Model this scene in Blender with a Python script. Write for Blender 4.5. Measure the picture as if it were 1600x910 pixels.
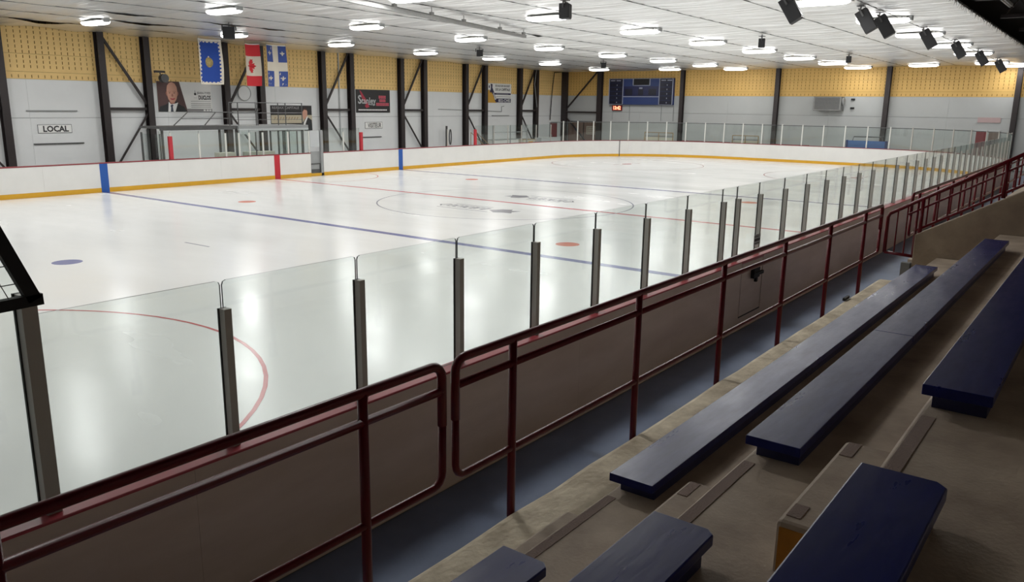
import bpy, bmesh, math, random
from mathutils import Vector, Matrix
from mathutils.geometry import tessellate_polygon
random.seed(7)
PI = math.pi
for o in list(bpy.data.objects):
    bpy.data.objects.remove(o)
SC = bpy.context.scene
COL = SC.collection

# ------------------------------------------------------------------ camera
CAM = Vector((-22.9896, -17.6919, 3.3989))
yaw, pit, rol, F = 0.6462, -0.2265, 0.0127, 1258.25
fw = Vector((math.cos(pit)*math.cos(yaw), math.cos(pit)*math.sin(yaw), math.sin(pit)))
rt = Vector((math.sin(yaw), -math.cos(yaw), 0)); up = rt.cross(fw)
r2 = math.cos(rol)*rt + math.sin(rol)*up; u2 = -math.sin(rol)*rt + math.cos(rol)*up
cd = bpy.data.cameras.new('camera'); cam = bpy.data.objects.new('camera', cd); COL.objects.link(cam)
cd.sensor_width = 36; cd.lens = 36*F/1600; cd.clip_start = .05; cd.clip_end = 300
cam.matrix_world = Matrix(((r2.x, u2.x, -fw.x, CAM.x), (r2.y, u2.y, -fw.y, CAM.y), (r2.z, u2.z, -fw.z, CAM.z), (0, 0, 0, 1)))
SC.camera = cam

# ------------------------------------------------------------------ world, exposure
w = bpy.data.worlds.new('world'); SC.world = w; w.use_nodes = True
w.node_tree.nodes['Background'].inputs[0].default_value = (.6, .65, .7, 1)
w.node_tree.nodes['Background'].inputs[1].default_value = .02
SC.view_settings.view_transform = 'Standard'; SC.view_settings.look = 'None'
SC.view_settings.exposure = 0.1; SC.view_settings.gamma = 1
SC.cycles.transparent_max_bounces = 48
LAMP_W = 92          # each ceiling lamp
DIFF_E = 7.0         # brightness of its lens

# ------------------------------------------------------------------ materials
def lin(r, g, b):
    f = lambda c: (c/255/12.92) if c/255 <= .04045 else ((c/255+.055)/1.055)**2.4
    return (f(r), f(g), f(b), 1)
def mat(name, c, rough=.5, metal=0, var=0, scale=6, bump=0, bscale=30, spec=.5, stretch=(1, 1, 1), c2=None, coat=0, rvar=0, detail=4, bdist=.05):
    m = bpy.data.materials.new(name); m.use_nodes = True
    nt = m.node_tree; b = nt.nodes['Principled BSDF']
    b.inputs['Base Color'].default_value = c; b.inputs['Roughness'].default_value = rough
    b.inputs['Metallic'].default_value = metal; b.inputs['Specular IOR Level'].default_value = spec
    b.inputs['Coat Weight'].default_value = coat
    if var or bump or rvar:
        tc = nt.nodes.new('ShaderNodeTexCoord'); mp = nt.nodes.new('ShaderNodeMapping')
        mp.inputs['Scale'].default_value = stretch; nt.links.new(tc.outputs['Object'], mp.inputs[0])
    if var or rvar:
        n = nt.nodes.new('ShaderNodeTexNoise'); n.inputs['Scale'].default_value = scale; n.inputs['Detail'].default_value = detail
        n.inputs['Roughness'].default_value = .62
        nt.links.new(mp.outputs[0], n.inputs['Vector'])
        rp = nt.nodes.new('ShaderNodeMapRange'); rp.inputs[1].default_value = .32; rp.inputs[2].default_value = .68
        nt.links.new(n.outputs['Fac'], rp.inputs[0])
    if var:
        mx = nt.nodes.new('ShaderNodeMix'); mx.data_type = 'RGBA'
        d = c2 or tuple([x*(1-var) for x in c[:3]]+[1])
        mx.inputs[6].default_value = c; mx.inputs[7].default_value = d
        nt.links.new(rp.outputs[0], mx.inputs[0]); nt.links.new(mx.outputs[2], b.inputs['Base Color'])
    if rvar:
        rr = nt.nodes.new('ShaderNodeMapRange'); rr.inputs[3].default_value = rough; rr.inputs[4].default_value = rough+rvar
        nt.links.new(rp.outputs[0], rr.inputs[0]); nt.links.new(rr.outputs[0], b.inputs['Roughness'])
    if bump:
        n2 = nt.nodes.new('ShaderNodeTexNoise'); n2.inputs['Scale'].default_value = bscale; n2.inputs['Detail'].default_value = 4
        nt.links.new(mp.outputs[0], n2.inputs['Vector'])
        bp = nt.nodes.new('ShaderNodeBump'); bp.inputs['Strength'].default_value = bump; bp.inputs['Distance'].default_value = bdist
        nt.links.new(n2.outputs['Fac'], bp.inputs['Height']); nt.links.new(bp.outputs[0], b.inputs['Normal'])
    return m
def emat(name, c, s):
    m = bpy.data.materials.new(name); m.use_nodes = True; b = m.node_tree.nodes['Principled BSDF']
    b.inputs['Base Color'].default_value = c; b.inputs['Emission Color'].default_value = c; b.inputs['Emission Strength'].default_value = s
    return m
def glassmat(name, tint, gloss=.07, rough=.02):
    m = bpy.data.materials.new(name); m.use_nodes = True; nt = m.node_tree
    nt.nodes.remove(nt.nodes['Principled BSDF']); out = nt.nodes['Material Output']
    t = nt.nodes.new('ShaderNodeBsdfTransparent'); t.inputs[0].default_value = tint
    g = nt.nodes.new('ShaderNodeBsdfGlossy'); g.inputs['Roughness'].default_value = rough; g.inputs[0].default_value = (.9, .95, .93, 1)
    lw = nt.nodes.new('ShaderNodeLayerWeight'); lw.inputs[0].default_value = .5
    pw = nt.nodes.new('ShaderNodeMath'); pw.operation = 'POWER'; pw.inputs[1].default_value = 5; nt.links.new(lw.outputs['Facing'], pw.inputs[0])
    mu = nt.nodes.new('ShaderNodeMath'); mu.operation = 'MULTIPLY_ADD'; mu.inputs[1].default_value = .6; mu.inputs[2].default_value = gloss*.35; mu.use_clamp = True
    nt.links.new(pw.outputs[0], mu.inputs[0])
    mx = nt.nodes.new('ShaderNodeMixShader'); nt.links.new(mu.outputs[0], mx.inputs[0])
    nt.links.new(t.outputs[0], mx.inputs[1]); nt.links.new(g.outputs[0], mx.inputs[2]); nt.links.new(mx.outputs[0], out.inputs[0])
    return m
M = {}
M['ice'] = mat('ice', (.83, .84, .83, 1), .16, spec=.5, var=.05, scale=.5, bump=.03, bscale=3, rvar=.12, stretch=(1, .35, 1))
M['ice_red'] = mat('ice_red_paint', lin(196, 104, 108), .22)
M['ice_blue'] = mat('ice_blue_paint', lin(112, 118, 165), .22)
M['ice_blue_thin'] = mat('ice_circle_paint', lin(150, 152, 164), .22)
M['ice_orange'] = mat('ice_dot_paint', lin(212, 118, 98), .22)
M['ice_grey'] = mat('ice_logo_paint', lin(138, 139, 146), .22)
M['slab'] = mat('concrete_slab', (.20, .20, .20, 1), .7, var=.3, scale=1.5)
M['white_board'] = mat('white_board_plastic', (.80, .79, .76, 1), .32, var=.05, scale=1.2)
M['yellow_kick'] = mat('yellow_kickplate_plastic', lin(222, 168, 38), .35, var=.08, scale=3)
M['cap_red'] = mat('dasher_cap_plastic', lin(168, 54, 66), .4, var=.08, scale=3)
M['line_blue'] = mat('board_line_blue', lin(34, 88, 170), .35)
M['line_red'] = mat('board_line_red', lin(190, 34, 48), .35)
M['ply'] = mat('board_back_plywood', lin(214, 194, 182), .42, var=.3, scale=1.1, bump=.05, bscale=18, stretch=(.5, 1, 2.2), c2=lin(196, 174, 160))
M['alu'] = mat('post_aluminium', lin(182, 178, 171), .45, .1)
M['alu_white'] = mat('post_white_aluminium', lin(214, 214, 208), .45, .1)
M['dark_gap'] = mat('dark_rubber', lin(28, 28, 28), .6)
M['glass'] = glassmat('rink_glass', (.935, .958, .947, 1), .12)
M['glass_far'] = glassmat('rink_glass_far', (.93, .955, .945, 1), .1, .03)
M['edge'] = mat('glass_edge', lin(34, 44, 41), .3)
M['rail'] = mat('railing_dark_red_paint', lin(98, 14, 26), .3, var=.2, scale=14, spec=.28)
M['walk'] = mat('walkway_blue_paint', lin(116, 128, 160), .45, var=.25, scale=1.5, bump=.04, bscale=40)
M['conc'] = mat('stand_concrete', lin(204, 187, 166), .75, var=.35, scale=2.2, bump=.1, bscale=55, c2=lin(160, 142, 125), detail=8)
M['conc_worn'] = mat('kerb_concrete', lin(226, 212, 186), .8, var=.4, scale=4, bump=.22, bscale=24, c2=lin(172, 156, 132), detail=8)
M['grip'] = mat('grip_strip_grey', lin(150, 130, 120), .9, bump=.3, bscale=120)
M['ochre'] = mat('ochre_paint', lin(196, 130, 40), .6, var=.3, scale=9)
M['bench'] = mat('bench_blue_paint', lin(28, 36, 104), .27, var=.25, scale=5, bump=.035, bscale=9, spec=.27, bdist=.03, stretch=(.6, 2.5, 1), rvar=.08)
M['bench_end'] = mat('bench_end_blue', lin(30, 32, 78), .5)
M['steel'] = mat('column_dark_brown_paint', lin(50, 42, 42), .5, var=.15, scale=2)
M['yellow'] = mat('block_yellow_lightened', lin(252, 214, 142), .6, var=.06, scale=1.5, bump=.05, bscale=40)  # colour lightened to stand in for stronger light on the side wall
M['yellow_dk'] = mat('block_slot_dark', lin(150, 112, 50), .8)
M['panel'] = mat('wall_white_lightened', lin(236, 238, 238), .55, var=.05, scale=.7)  # lightened white, makes up for weak light on the side wall
M['panel_end'] = mat('end_wall_dimmed', lin(186, 188, 187), .6, var=.05, scale=.7)  # same wall finish darkened, dimmer light on the end wall put into colour
M['yellow_end'] = mat('end_block_dimmed', lin(226, 184, 108), .6, var=.06, scale=1.5, bump=.05, bscale=40)  # same yellow blocks darkened in colour for dimmer light at the end
M['wallbase'] = mat('wall_joint_grey', lin(128, 130, 130), .7)
M['foil'] = mat('ceiling_foil_fabric', (.90, .90, .89, 1), .3, .72, var=.06, scale=.6, bump=1.0, bscale=1.5, stretch=(2.4, .2, 1), bdist=.16)
M['black'] = mat('black_matt', lin(24, 24, 26), .7)
M['deck'] = mat('roof_deck_black', lin(20, 19, 21), .9)
M['spk'] = mat('speaker_black', lin(44, 44, 46), .6)
M['white'] = mat('white_enamel', lin(226, 226, 222), .4)
M['grey'] = mat('grey_enamel', lin(150, 152, 152), .5)
M['lgrey'] = mat('light_grey_enamel', lin(190, 193, 194), .5)
M['dgrey'] = mat('dark_grey_steel', lin(92, 92, 92), .45, .4)
M['galv'] = mat('galvanised_steel', lin(150, 150, 148), .42, .7, var=.15, scale=8)
M['red'] = mat('door_dark_red', lin(132, 48, 54), .5)
M['redpost'] = mat('post_red_padding', lin(188, 44, 56), .5)
M['brown'] = mat('door_brown', lin(122, 98, 88), .5, var=.15, scale=2)
M['navy'] = mat('scoreboard_blue', lin(36, 56, 110), .5)
M['navy_dk'] = mat('scoreboard_dark', lin(18, 20, 42), .4)
M['board_grey'] = mat('scoreboard_trim', lin(150, 154, 172), .5)
M['led_red'] = emat('clock_digits', (1, .30, .16, 1), 3.0)
M['led_face'] = mat('clock_face', lin(120, 10, 8), .4)
M['lens'] = emat('lamp_lens', (1, 1, .99, 1), DIFF_E)
M['flag_blue'] = mat('flag_royal_blue', lin(24, 62, 142), .8)
M['flag_blue2'] = mat('flag_mid_blue', lin(58, 78, 142), .8)
M['flag_red'] = mat('flag_red', lin(196, 44, 52), .8)
M['flag_white'] = mat('flag_white', lin(206, 198, 182), .8)
M['gold'] = mat('emblem_gold', lin(168, 148, 92), .7, var=.5, scale=14)
M['brickred'] = mat('emblem_brick', lin(150, 92, 66), .7)
M['skin'] = mat('print_skin', lin(212, 160, 138), .6)
M['skin_dk'] = mat('print_skin_shade', lin(168, 112, 96), .6)
M['hair'] = mat('print_brow', lin(70, 48, 42), .6)
M['maroon'] = mat('print_maroon', lin(98, 72, 70), .6, var=.25, scale=1)
M['suit'] = mat('print_charcoal', lin(44, 46, 48), .6)
M['tie'] = mat('print_tie', lin(70, 78, 92), .6)
M['paper'] = mat('sign_white', lin(244, 244, 241), .5)
M['ink'] = mat('sign_ink', lin(52, 50, 52), .6)
M['ink_grey'] = mat('sign_grey_ink', lin(150, 148, 148), .6)
M['signblack'] = mat('sign_black', lin(34, 32, 34), .45)
M['signpink'] = mat('sign_pink_red', lin(206, 92, 108), .5)
M['signred'] = mat('sign_red', lin(176, 44, 66), .5)
M['signtan'] = mat('sign_tan', lin(196, 186, 160), .5)
M['signnavy'] = mat('sign_navy', lin(44, 42, 80), .5)
M['signgold'] = mat('sign_gold', lin(214, 164, 58), .5)
M['benchblue2'] = mat('far_bench_blue', lin(68, 108, 170), .5)
M['cream'] = mat('cream_paint', lin(206, 204, 188), .55)
M['wood'] = mat('wood_tan', lin(164, 140, 104), .6)

# ------------------------------------------------------------------ helpers
WL = {}
def wl(o): return WL.get(o.name, Vector((0, 0, 0))) if o else Vector((0, 0, 0))
def link(o, parent=None, world=None):
    COL.objects.link(o)
    p = wl(parent); wv = Vector(world) if world is not None else p.copy()
    if parent: o.parent = parent
    o.location = wv - p; WL[o.name] = wv
    return o
def thing(name, label, cat, loc=(0, 0, 0), group=None):
    o = bpy.data.objects.new(name, None); o.empty_display_size = .2
    link(o, None, loc); tag(o, label, cat, group); return o
def tag(o, label, cat, group=None):
    o['label'] = label; o['category'] = cat
    if group: o['group'] = group
    return o
class MB:
    def __init__(s): s.v = []; s.f = []; s.mi = []
    def add(s, vs, fs, mi=0):
        n = len(s.v); s.v += [tuple(v) for v in vs]; s.f += [tuple(i+n for i in f) for f in fs]; s.mi += [mi]*len(fs); return s
    def box(s, a, b, mi=0):
        (x0, y0, z0), (x1, y1, z1) = a, b
        x0, x1 = min(x0, x1), max(x0, x1); y0, y1 = min(y0, y1), max(y0, y1); z0, z1 = min(z0, z1), max(z0, z1)
        return s.add([(x0, y0, z0), (x1, y0, z0), (x1, y1, z0), (x0, y1, z0), (x0, y0, z1), (x1, y0, z1), (x1, y1, z1), (x0, y1, z1)],
                     [(0, 3, 2, 1), (4, 5, 6, 7), (0, 1, 5, 4), (1, 2, 6, 5), (2, 3, 7, 6), (3, 0, 4, 7)], mi)
    def bar(s, p, q, wd, hg, upv=(0, 0, 1), mi=0):
        p, q = Vector(p), Vector(q); d = (q-p).normalized(); u = Vector(upv)
        if abs(d.dot(u)) > .99: u = Vector((1, 0, 0))
        a = d.cross(u).normalized(); b = a.cross(d).normalized(); a = a*wd/2; b = b*hg/2
        vs = [p-a-b, p+a-b, p+a+b, p-a+b, q-a-b, q+a-b, q+a+b, q-a+b]
        return s.add(vs, [(0, 1, 2, 3), (7, 6, 5, 4), (0, 4, 5, 1), (1, 5, 6, 2), (2, 6, 7, 3), (3, 7, 4, 0)], mi)
    def tube(s, pts, r, n=8, closed=False, mi=0):
        pts = [Vector(p) for p in pts]; N = len(pts); rings = []
        prev = None
        for i, p in enumerate(pts):
            if closed: d = (pts[(i+1) % N]-pts[i-1])
            else: d = pts[min(i+1, N-1)]-pts[max(i-1, 0)]
            d.normalize()
            if prev is None:
                u = Vector((0, 0, 1)) if abs(d.z) < .9 else Vector((1, 0, 0)); a = d.cross(u).normalized()
            else:
                a = (prev - d*prev.dot(d)).normalized()
            prev = a; b = d.cross(a)
            rings.append([p + r*(math.cos(2*PI*k/n)*a + math.sin(2*PI*k/n)*b) for k in range(n)])
        vs = [v for rg in rings for v in rg]; fs = []
        for i in range(N if closed else N-1):
            j = (i+1) % N
            for k in range(n):
                fs.append((i*n+k, i*n+(k+1) % n, j*n+(k+1) % n, j*n+k))
        if not closed:
            fs.append(tuple(range(n-1, -1, -1))); fs.append(tuple((N-1)*n+k for k in range(n)))
        return s.add(vs, fs, mi)
    def prism(s, poly, fn0, fn1, mi=0):      # polygon (list of 2d) swept between two maps
        n = len(poly); vs = [fn0(*p) for p in poly]+[fn1(*p) for p in poly]
        fs = [tuple(range(n-1, -1, -1)), tuple(range(n, 2*n))]+[(i, (i+1) % n, n+(i+1) % n, n+i) for i in range(n)]
        return s.add(vs, fs, mi)
    def mesh(s, name, mats, origin=(0, 0, 0), smooth=False):
        o = Vector(origin); me = bpy.data.meshes.new(name)
        me.from_pydata([tuple(Vector(v)-o) for v in s.v], [], s.f)
        for m in (mats if isinstance(mats, (list, tuple)) else [mats]): me.materials.append(m)
        if any(s.mi): me.polygons.foreach_set('material_index', s.mi)
        if smooth: me.polygons.foreach_set('use_smooth', [True]*len(s.f))
        me.update(); return me
    def fix(s, me):
        bm = bmesh.new(); bm.from_mesh(me); bmesh.ops.recalc_face_normals(bm, faces=bm.faces); bm.to_mesh(me); bm.free(); return me
    def build(s, name, mats, parent=None, smooth=False, bevel=0, origin=None, rec=True):
        """mesh given in world coordinates"""
        org = Vector(origin) if origin is not None else (wl(parent) if parent else Vector((0, 0, 0)))
        if parent is None and origin is None:
            xs = [v[0] for v in s.v]; ys = [v[1] for v in s.v]; zs = [v[2] for v in s.v]
            org = Vector(((min(xs)+max(xs))/2, (min(ys)+max(ys))/2, min(zs)))
        me = s.mesh(name, mats, org, smooth)
        if rec: s.fix(me)
        if bevel:
            bm = bmesh.new(); bm.from_mesh(me)
            bmesh.ops.bevel(bm, geom=bm.edges[:], offset=bevel, segments=2, affect='EDGES', profile=.5, clamp_overlap=True)
            bm.to_mesh(me); bm.free()
        return link(bpy.data.objects.new(name, me), parent, org)
def inst(name, me, parent, world, rotz=0, rot=None):
    o = link(bpy.data.objects.new(name, me), parent, world)
    o.rotation_euler = rot or (0, 0, rotz); return o
def struct(o):
    o['kind'] = 'structure'; return o
def stuff(o):
    o['kind'] = 'stuff'; return o
def arcpts(cx, cy, r, a0, a1, n):
    return [(cx+r*math.cos(math.radians(a0+(a1-a0)*i/n)), cy+r*math.sin(math.radians(a0+(a1-a0)*i/n))) for i in range(n+1)]
def flat(poly, fn, name, m, parent, th=.004):
    """2d outline -> thin solid print, fn(u,v,depth) gives the world point"""
    tris = tessellate_polygon([[Vector((p[0], p[1], 0)) for p in poly]])
    n = len(poly); vs = [fn(p[0], p[1], th) for p in poly]+[fn(p[0], p[1], 0) for p in poly]
    fs = [tuple(t) for t in tris]+[(i, (i+1) % n, n+(i+1) % n, n+i) for i in range(n)]
    return MB().add(vs, fs).build(name, m, parent)
def rect(u0, v0, u1, v1): return [(u0, v0), (u1, v0), (u1, v1), (u0, v1)]
def ell(cx, cy, rx, ry, n=24): return [(cx+rx*math.cos(2*PI*k/n), cy+ry*math.sin(2*PI*k/n)) for k in range(n)]
def text(s, fn, u0, v0, u1, v1, m, parent, th=.006, name='lettering', shear=0, bold=0):
    cu = bpy.data.curves.new('lettering', 'FONT'); cu.body = s; cu.align_x = 'LEFT'; cu.resolution_u = 2; cu.offset = bold; cu.shear = shear
    ob = bpy.data.objects.new('lettering', cu); COL.objects.link(ob)
    dg = bpy.context.evaluated_depsgraph_get(); me = bpy.data.meshes.new_from_object(ob.evaluated_get(dg))
    bpy.data.objects.remove(ob)
    xs = [v.co.x for v in me.vertices]; ys = [v.co.y for v in me.vertices]
    a, b, c, d = min(xs), max(xs), min(ys), max(ys); org = wl(parent)
    for v in me.vertices:
        v.co = Vector(fn(u0+(v.co.x-a)/(b-a)*(u1-u0), v0+(v.co.y-c)/(d-c)*(v1-v0), th)) - org
    me.materials.clear(); me.materials.append(m); me.name = name
    return link(bpy.data.objects.new(name, me), parent, org)

# ------------------------------------------------------------------ ice and floors
ZC = lambda x: 6.1+(33-x)*.0065          # height of the ceiling fabric
YW, XE = 19.8, 33.3                       # far side wall and end wall
YF, YN, XR, RC = 13.09, -13.02, 30.48, 8.5
b = MB(); b.box((-36, -22, -.25), (XE+.4, YW+.4, -.05)); floor = struct(b.build('floor', M['slab']))
def rink_outline(off=0, n=16):
    x = XR-RC; pts = []
    pts += arcpts(x, YF-RC, RC+off, 90, 0, n)+arcpts(x, YN+RC, RC+off, 0, -90, n)
    pts += arcpts(-x, YN+RC, RC+off, -90, -180, n)+arcpts(-x, YF-RC, RC+off, 180, 90, n)
    return pts
b = MB(); b.prism(rink_outline(), lambda x, y: (x, y, -.05), lambda x, y: (x, y, 0)); ice = struct(b.build('ice_surface', M['ice']))
LZ = .0015
def strip(name, x0, y0, x1, y1, m, dz=0): MB().box((x0, y0, .0002), (x1, y1, LZ+dz)).build(name, m, ice)
strip('blue_line', -7.87-.13, YN, -7.87+.13, YF, M['ice_blue']); strip('blue_line', 7.87-.13, YN, 7.87+.13, YF, M['ice_blue'])
strip('centre_line', -.1, YN, .1, YF, M['ice_red'])
strip('goal_line', 27.08, -11.6, 27.13, 11.7, M['ice_red']); strip('goal_line', -27.13, -11.6, -27.08, 11.7, M['ice_red'])
def ring(name, cx, cy, r, wd, m, a0=0, a1=360, n=72):
    b = MB(); vs = []; fs = []
    for i in range(n+1):
        t = math.radians(a0+(a1-a0)*i/n)
        for rr in (r-wd/2, r+wd/2): vs.append((cx+rr*math.cos(t), cy+rr*math.sin(t), LZ+.0008))
    for i in range(n): fs.append((2*i, 2*i+1, 2*i+3, 2*i+2))
    return b.add(vs, fs).build(name, m, ice)
ring('centre_circle', 0, 0, 4.572, .05, M['ice_blue_thin'])
for sx in (-1, 1):
    for sy in (-1, 1):
        ring('faceoff_circle', sx*20.83, sy*6.706, 4.572, .055 if sx < 0 else .04, M['ice_red'])
        b = MB(); b.prism(ell(sx*6.12, sy*6.706, .305, .305), lambda x, y: (x, y, 0), lambda x, y: (x, y, LZ+.001)); b.build('faceoff_dot', M['ice_orange'], ice)
        b = MB(); b.prism(ell(sx*20.83, sy*6.706, .305, .305), lambda x, y: (x, y, 0), lambda x, y: (x, y, LZ+.001)); b.build('faceoff_dot', M['ice_red'], ice)
        for q in (-1, 1):
            MB().box((sx*20.83-1.2+(.0 if q < 0 else 1.8), sy*6.706-.25, .0002), (sx*20.83-.6+(.0 if q < 0 else 1.8), sy*6.706-.2, LZ)).build('hash_mark', M['ice_red'], ice)
            MB().box((sx*20.83-1.2+(.0 if q < 0 else 1.8), sy*6.706+.2, .0002), (sx*20.83-.6+(.0 if q < 0 else 1.8), sy*6.706+.25, LZ)).build('hash_mark', M['ice_red'], ice)
b = MB(); b.prism(ell(-15.2, .16, .3, .3), lambda x, y: (x, y, 0), lambda x, y: (x, y, LZ)); b.build('faceoff_dot', M['ice_blue'], ice)['label'] = 'small blue dot'
MB().bar((-12.18, .61, .001), (-12.156, -.4, .001), .05, .002).build('ice_mark', M['ice_blue_thin'], ice)
ring('referee_crease', 2.0, YF, 3.05, .05, M['ice_red'], 180, 360, 40)
# two faded club marks painted in the centre circle: a blob and broken letter strokes
def ice_logo(fn):
    P = lambda u, v, d: (*fn(u, v), .0004+(LZ+.0012)*(d > 0))
    def q(poly, m='ice_grey'): flat(poly, P, 'ice_logo', M[m], ice, 1)
    q([(2.6, -.1), (2.9, .35), (3.3, .5), (3.5, .2), (3.9, .3), (3.75, -.05), (3.95, -.3), (3.5, -.35), (3.2, -.5), (2.9, -.3)])
    x = 0
    for k, wd in enumerate((.16, .24, .22, .2, .25, .2, .22, .24)):
        q(rect(x, -.2, x+.06, .3)); q(rect(x+.06, .22, x+wd, .3))
        if k % 2: q(rect(x+wd-.05, -.2, x+wd+.01, .22))
        if k % 3: q(rect(x+.06, -.2, x+wd, -.13))
        x += wd+.09
    q(rect(.1, -.55, 2.9, -.5)); q(rect(.1, .52, 2.2, .56)); q([(-.35, .05), (0, .38), (.0, .3), (-.22, .05), (0, -.2), (0, -.28)])
ice_logo(lambda u, v: (-1.45+.42*u*-.05+v*.95+.03*u-.62, 1.05-u*.78))
ice_logo(lambda u, v: (1.75-v*.95+.1*u*.1, -1.6+u*.72))
walk = struct(MB().box((-30, -15.15, -.05), (XE, -13.2, 0)).build('walkway_floor', M['walk']))

# ------------------------------------------------------------------ boards around the ice
XS = XR-RC
SEG = [('far', XS+22, None), ]
def path(s, off):
    """arc length s from (-22, far side) round the far end to the spectator side; off = outward"""
    L1 = XS+22; A = RC*PI/2; L2 = (YF-RC)-(YN+RC)
    if s <= L1: return (-22+s, YF+off)
    s -= L1
    if s <= A:
        t = PI/2-s/RC; return (XS+(RC+off)*math.cos(t), YF-RC+(RC+off)*math.sin(t))
    s -= A
    if s <= L2: return (XR+off, YF-RC-s)
    s -= L2
    if s <= A:
        t = -s/RC; return (XS+(RC+off)*math.cos(t), YN+RC+(RC+off)*math.sin(t))
    s -= A
    return (XS-s, YN-off)
L1 = XS+22; AL = RC*PI/2; L2 = (YF-RC)-(YN+RC)
S_A0, S_A1 = L1, L1+AL; S_B0 = S_A1+L2; S_B1 = S_B0+AL; S_END = S_B1+XS+25
def sweep(prof, s0, s1, n=None, mi=None):
    if n is None:
        curved = (s1 > S_A0 and s0 < S_A1) or (s1 > S_B0 and s0 < S_B1); n = 5 if curved else 1
    b = MB(); k = len(prof); vs = []
    for i in range(n+1):
        s = s0+(s1-s0)*i/n
        for (o, z) in prof: x, y = path(s, o); vs.append((x, y, z))
    fs = []; mm = []
    for i in range(n):
        for j in range(k):
            fs.append((i*k+j, i*k+(j+1) % k, (i+1)*k+(j+1) % k, (i+1)*k+j)); mm.append(mi[j] if mi else 0)
    fs.append(tuple(range(k-1, -1, -1))); fs.append(tuple(n*k+j for j in range(k))); mm += [1 if mi else 0]*2
    b.v = vs; b.f = fs; b.mi = mm; return b
P4 = lambda o0, o1, z0, z1: [(o0, z0), (o1, z0), (o1, z1), (o0, z1)]
far = thing('far_side_boards', 'long white boards with yellow kick strip below the flags, opposite the seats', 'boards', (0, YF, 0))
end = thing('end_boards', 'white boards with glass panes curving around the far end below the scoreboard', 'boards', (XR, 0, 0))
near = thing('near_side_boards', 'boards with brown back and tall glass panes along the blue walkway', 'boards', (0, YN, 0))
def owner(s): return far if s < L1+.01 else (end if s < S_B1-.01 else near)
SG0, SG1 = 22+1.92, 22+2.69             # open door in the far boards
joints = []
def panels(s0, s1, step):
    n = max(1, round((s1-s0)/step)); return [(s0+(s1-s0)*i/n, s0+(s1-s0)*(i+1)/n) for i in range(n)]
SD0 = S_B1+(XS+11.17); SD1 = S_B1+(XS+10.25); SD0, SD1 = min(SD0, SD1), max(SD0, SD1)   # door in the near boards
segs = panels(0, SG0, 2.44)+panels(SG1, S_A0, 2.44)+panels(S_A0, S_A1, 2.3)+panels(S_A1, S_B0, 2.44)+panels(S_B0, S_B1, 2.3)+panels(S_B1, SD0, 2.44)+panels(SD1, S_END, 2.44)
g = .0012
for (a, c) in segs:
    ow = owner((a+c)/2)
    sweep(P4(0, .014, .165, 1.07), a+g, c-g).build('board_panel', M['white_board'], ow)
    sweep(P4(-.008, .014, 0, .17), a+g, c-g).build('kick_plate', M['yellow_kick'], ow)
    sweep(P4(.014, .172, 0, 1.088), a+.001, c-.001).build('back_panel', M['ply'], ow)
    sweep([(-.015, 1.07), (.0, 1.07), (.0, 1.09), (.176, 1.09), (.176, 1.104), (.17, 1.108), (0, 1.108), (-.015, 1.1)], a, c).build('dasher_cap', M['cap_red'] if ow is near else M['red'], ow)
# gate panel of the near side
a, c = SD0, SD1
sweep(P4(0, .014, .165, 1.07), a, c).build('board_panel', M['white_board'], near)
sweep(P4(-.008, .014, 0, .17), a, c).build('kick_plate', M['yellow_kick'], near)
sweep(P4(.014, .17, 0, .2), a, c).build('back_panel', M['ply'], near)
sweep([(-.015, 1.07), (.176, 1.07), (.176, 1.108), (-.015, 1.108)], a, c).build('dasher_cap', M['cap_red'], near)
gate = sweep(P4(.03, .17, .225, 1.06), a+.025, c-.025).build('gate_panel', M['ply'], near); gate['label'] = 'brown player gate with black latch'
sweep(P4(.014, .165, .2, .225), a, c).build('gate_frame', M['dark_gap'], near)
b = MB(); xg = -10.62
b.box((xg-.14, -13.25, .78), (xg+.1, -13.189, .95)); b.box((xg-.2, -13.27, .82), (xg+.22, -13.23, .87)); b.box((xg+.02, -13.23, .7), (xg+.08, -13.189, .8))
b.build('gate_latch', M['black'], gate)
# stripes on the boards
for s, m, wd in ((22-7.87, 'line_blue', .3), (22, 'line_red', .3), (22+7.87, 'line_blue', .3)):
    sweep(P4(-.0105, .001, 0, 1.071), s-wd/2, s+wd/2, 1).build('line_stripe', M[m], far)
# grey recess seen through the open door
b = MB(); b.box((22*0+1.93, YF+.02, 0), (2.68, YF+.12, .13)); b.build('door_sill', M['yellow_kick'], far)
b = MB(); b.box((1.9, YF+.12, 0), (2.72, YF+.16, 1.15)); b.build('door_recess', M['grey'], far)
b = MB()
for z in (.17, .55): b.box((1.97, YF+.08, z), (2.6, YF+.12, z+.04))
b.box((1.97, YF+.08, .17), (2.0, YF+.12, .58)); b.box((2.53, YF+.08, .17), (2.6, YF+.12, .58)); b.box((1.97, YF+.1, .17), (2.6, YF+.119, .32))
b.build('door_frame', M['dgrey'], far)
MB().box((1.95, YF+.05, 1.37), (2.5, YF+.1, 2.12)).build('white_sheet', M['lgrey'], far)
MB().box((2.56, YF+.02, 0), (2.69, YF+.14, 2.15)).build('door_post', M['grey'], far)

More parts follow.
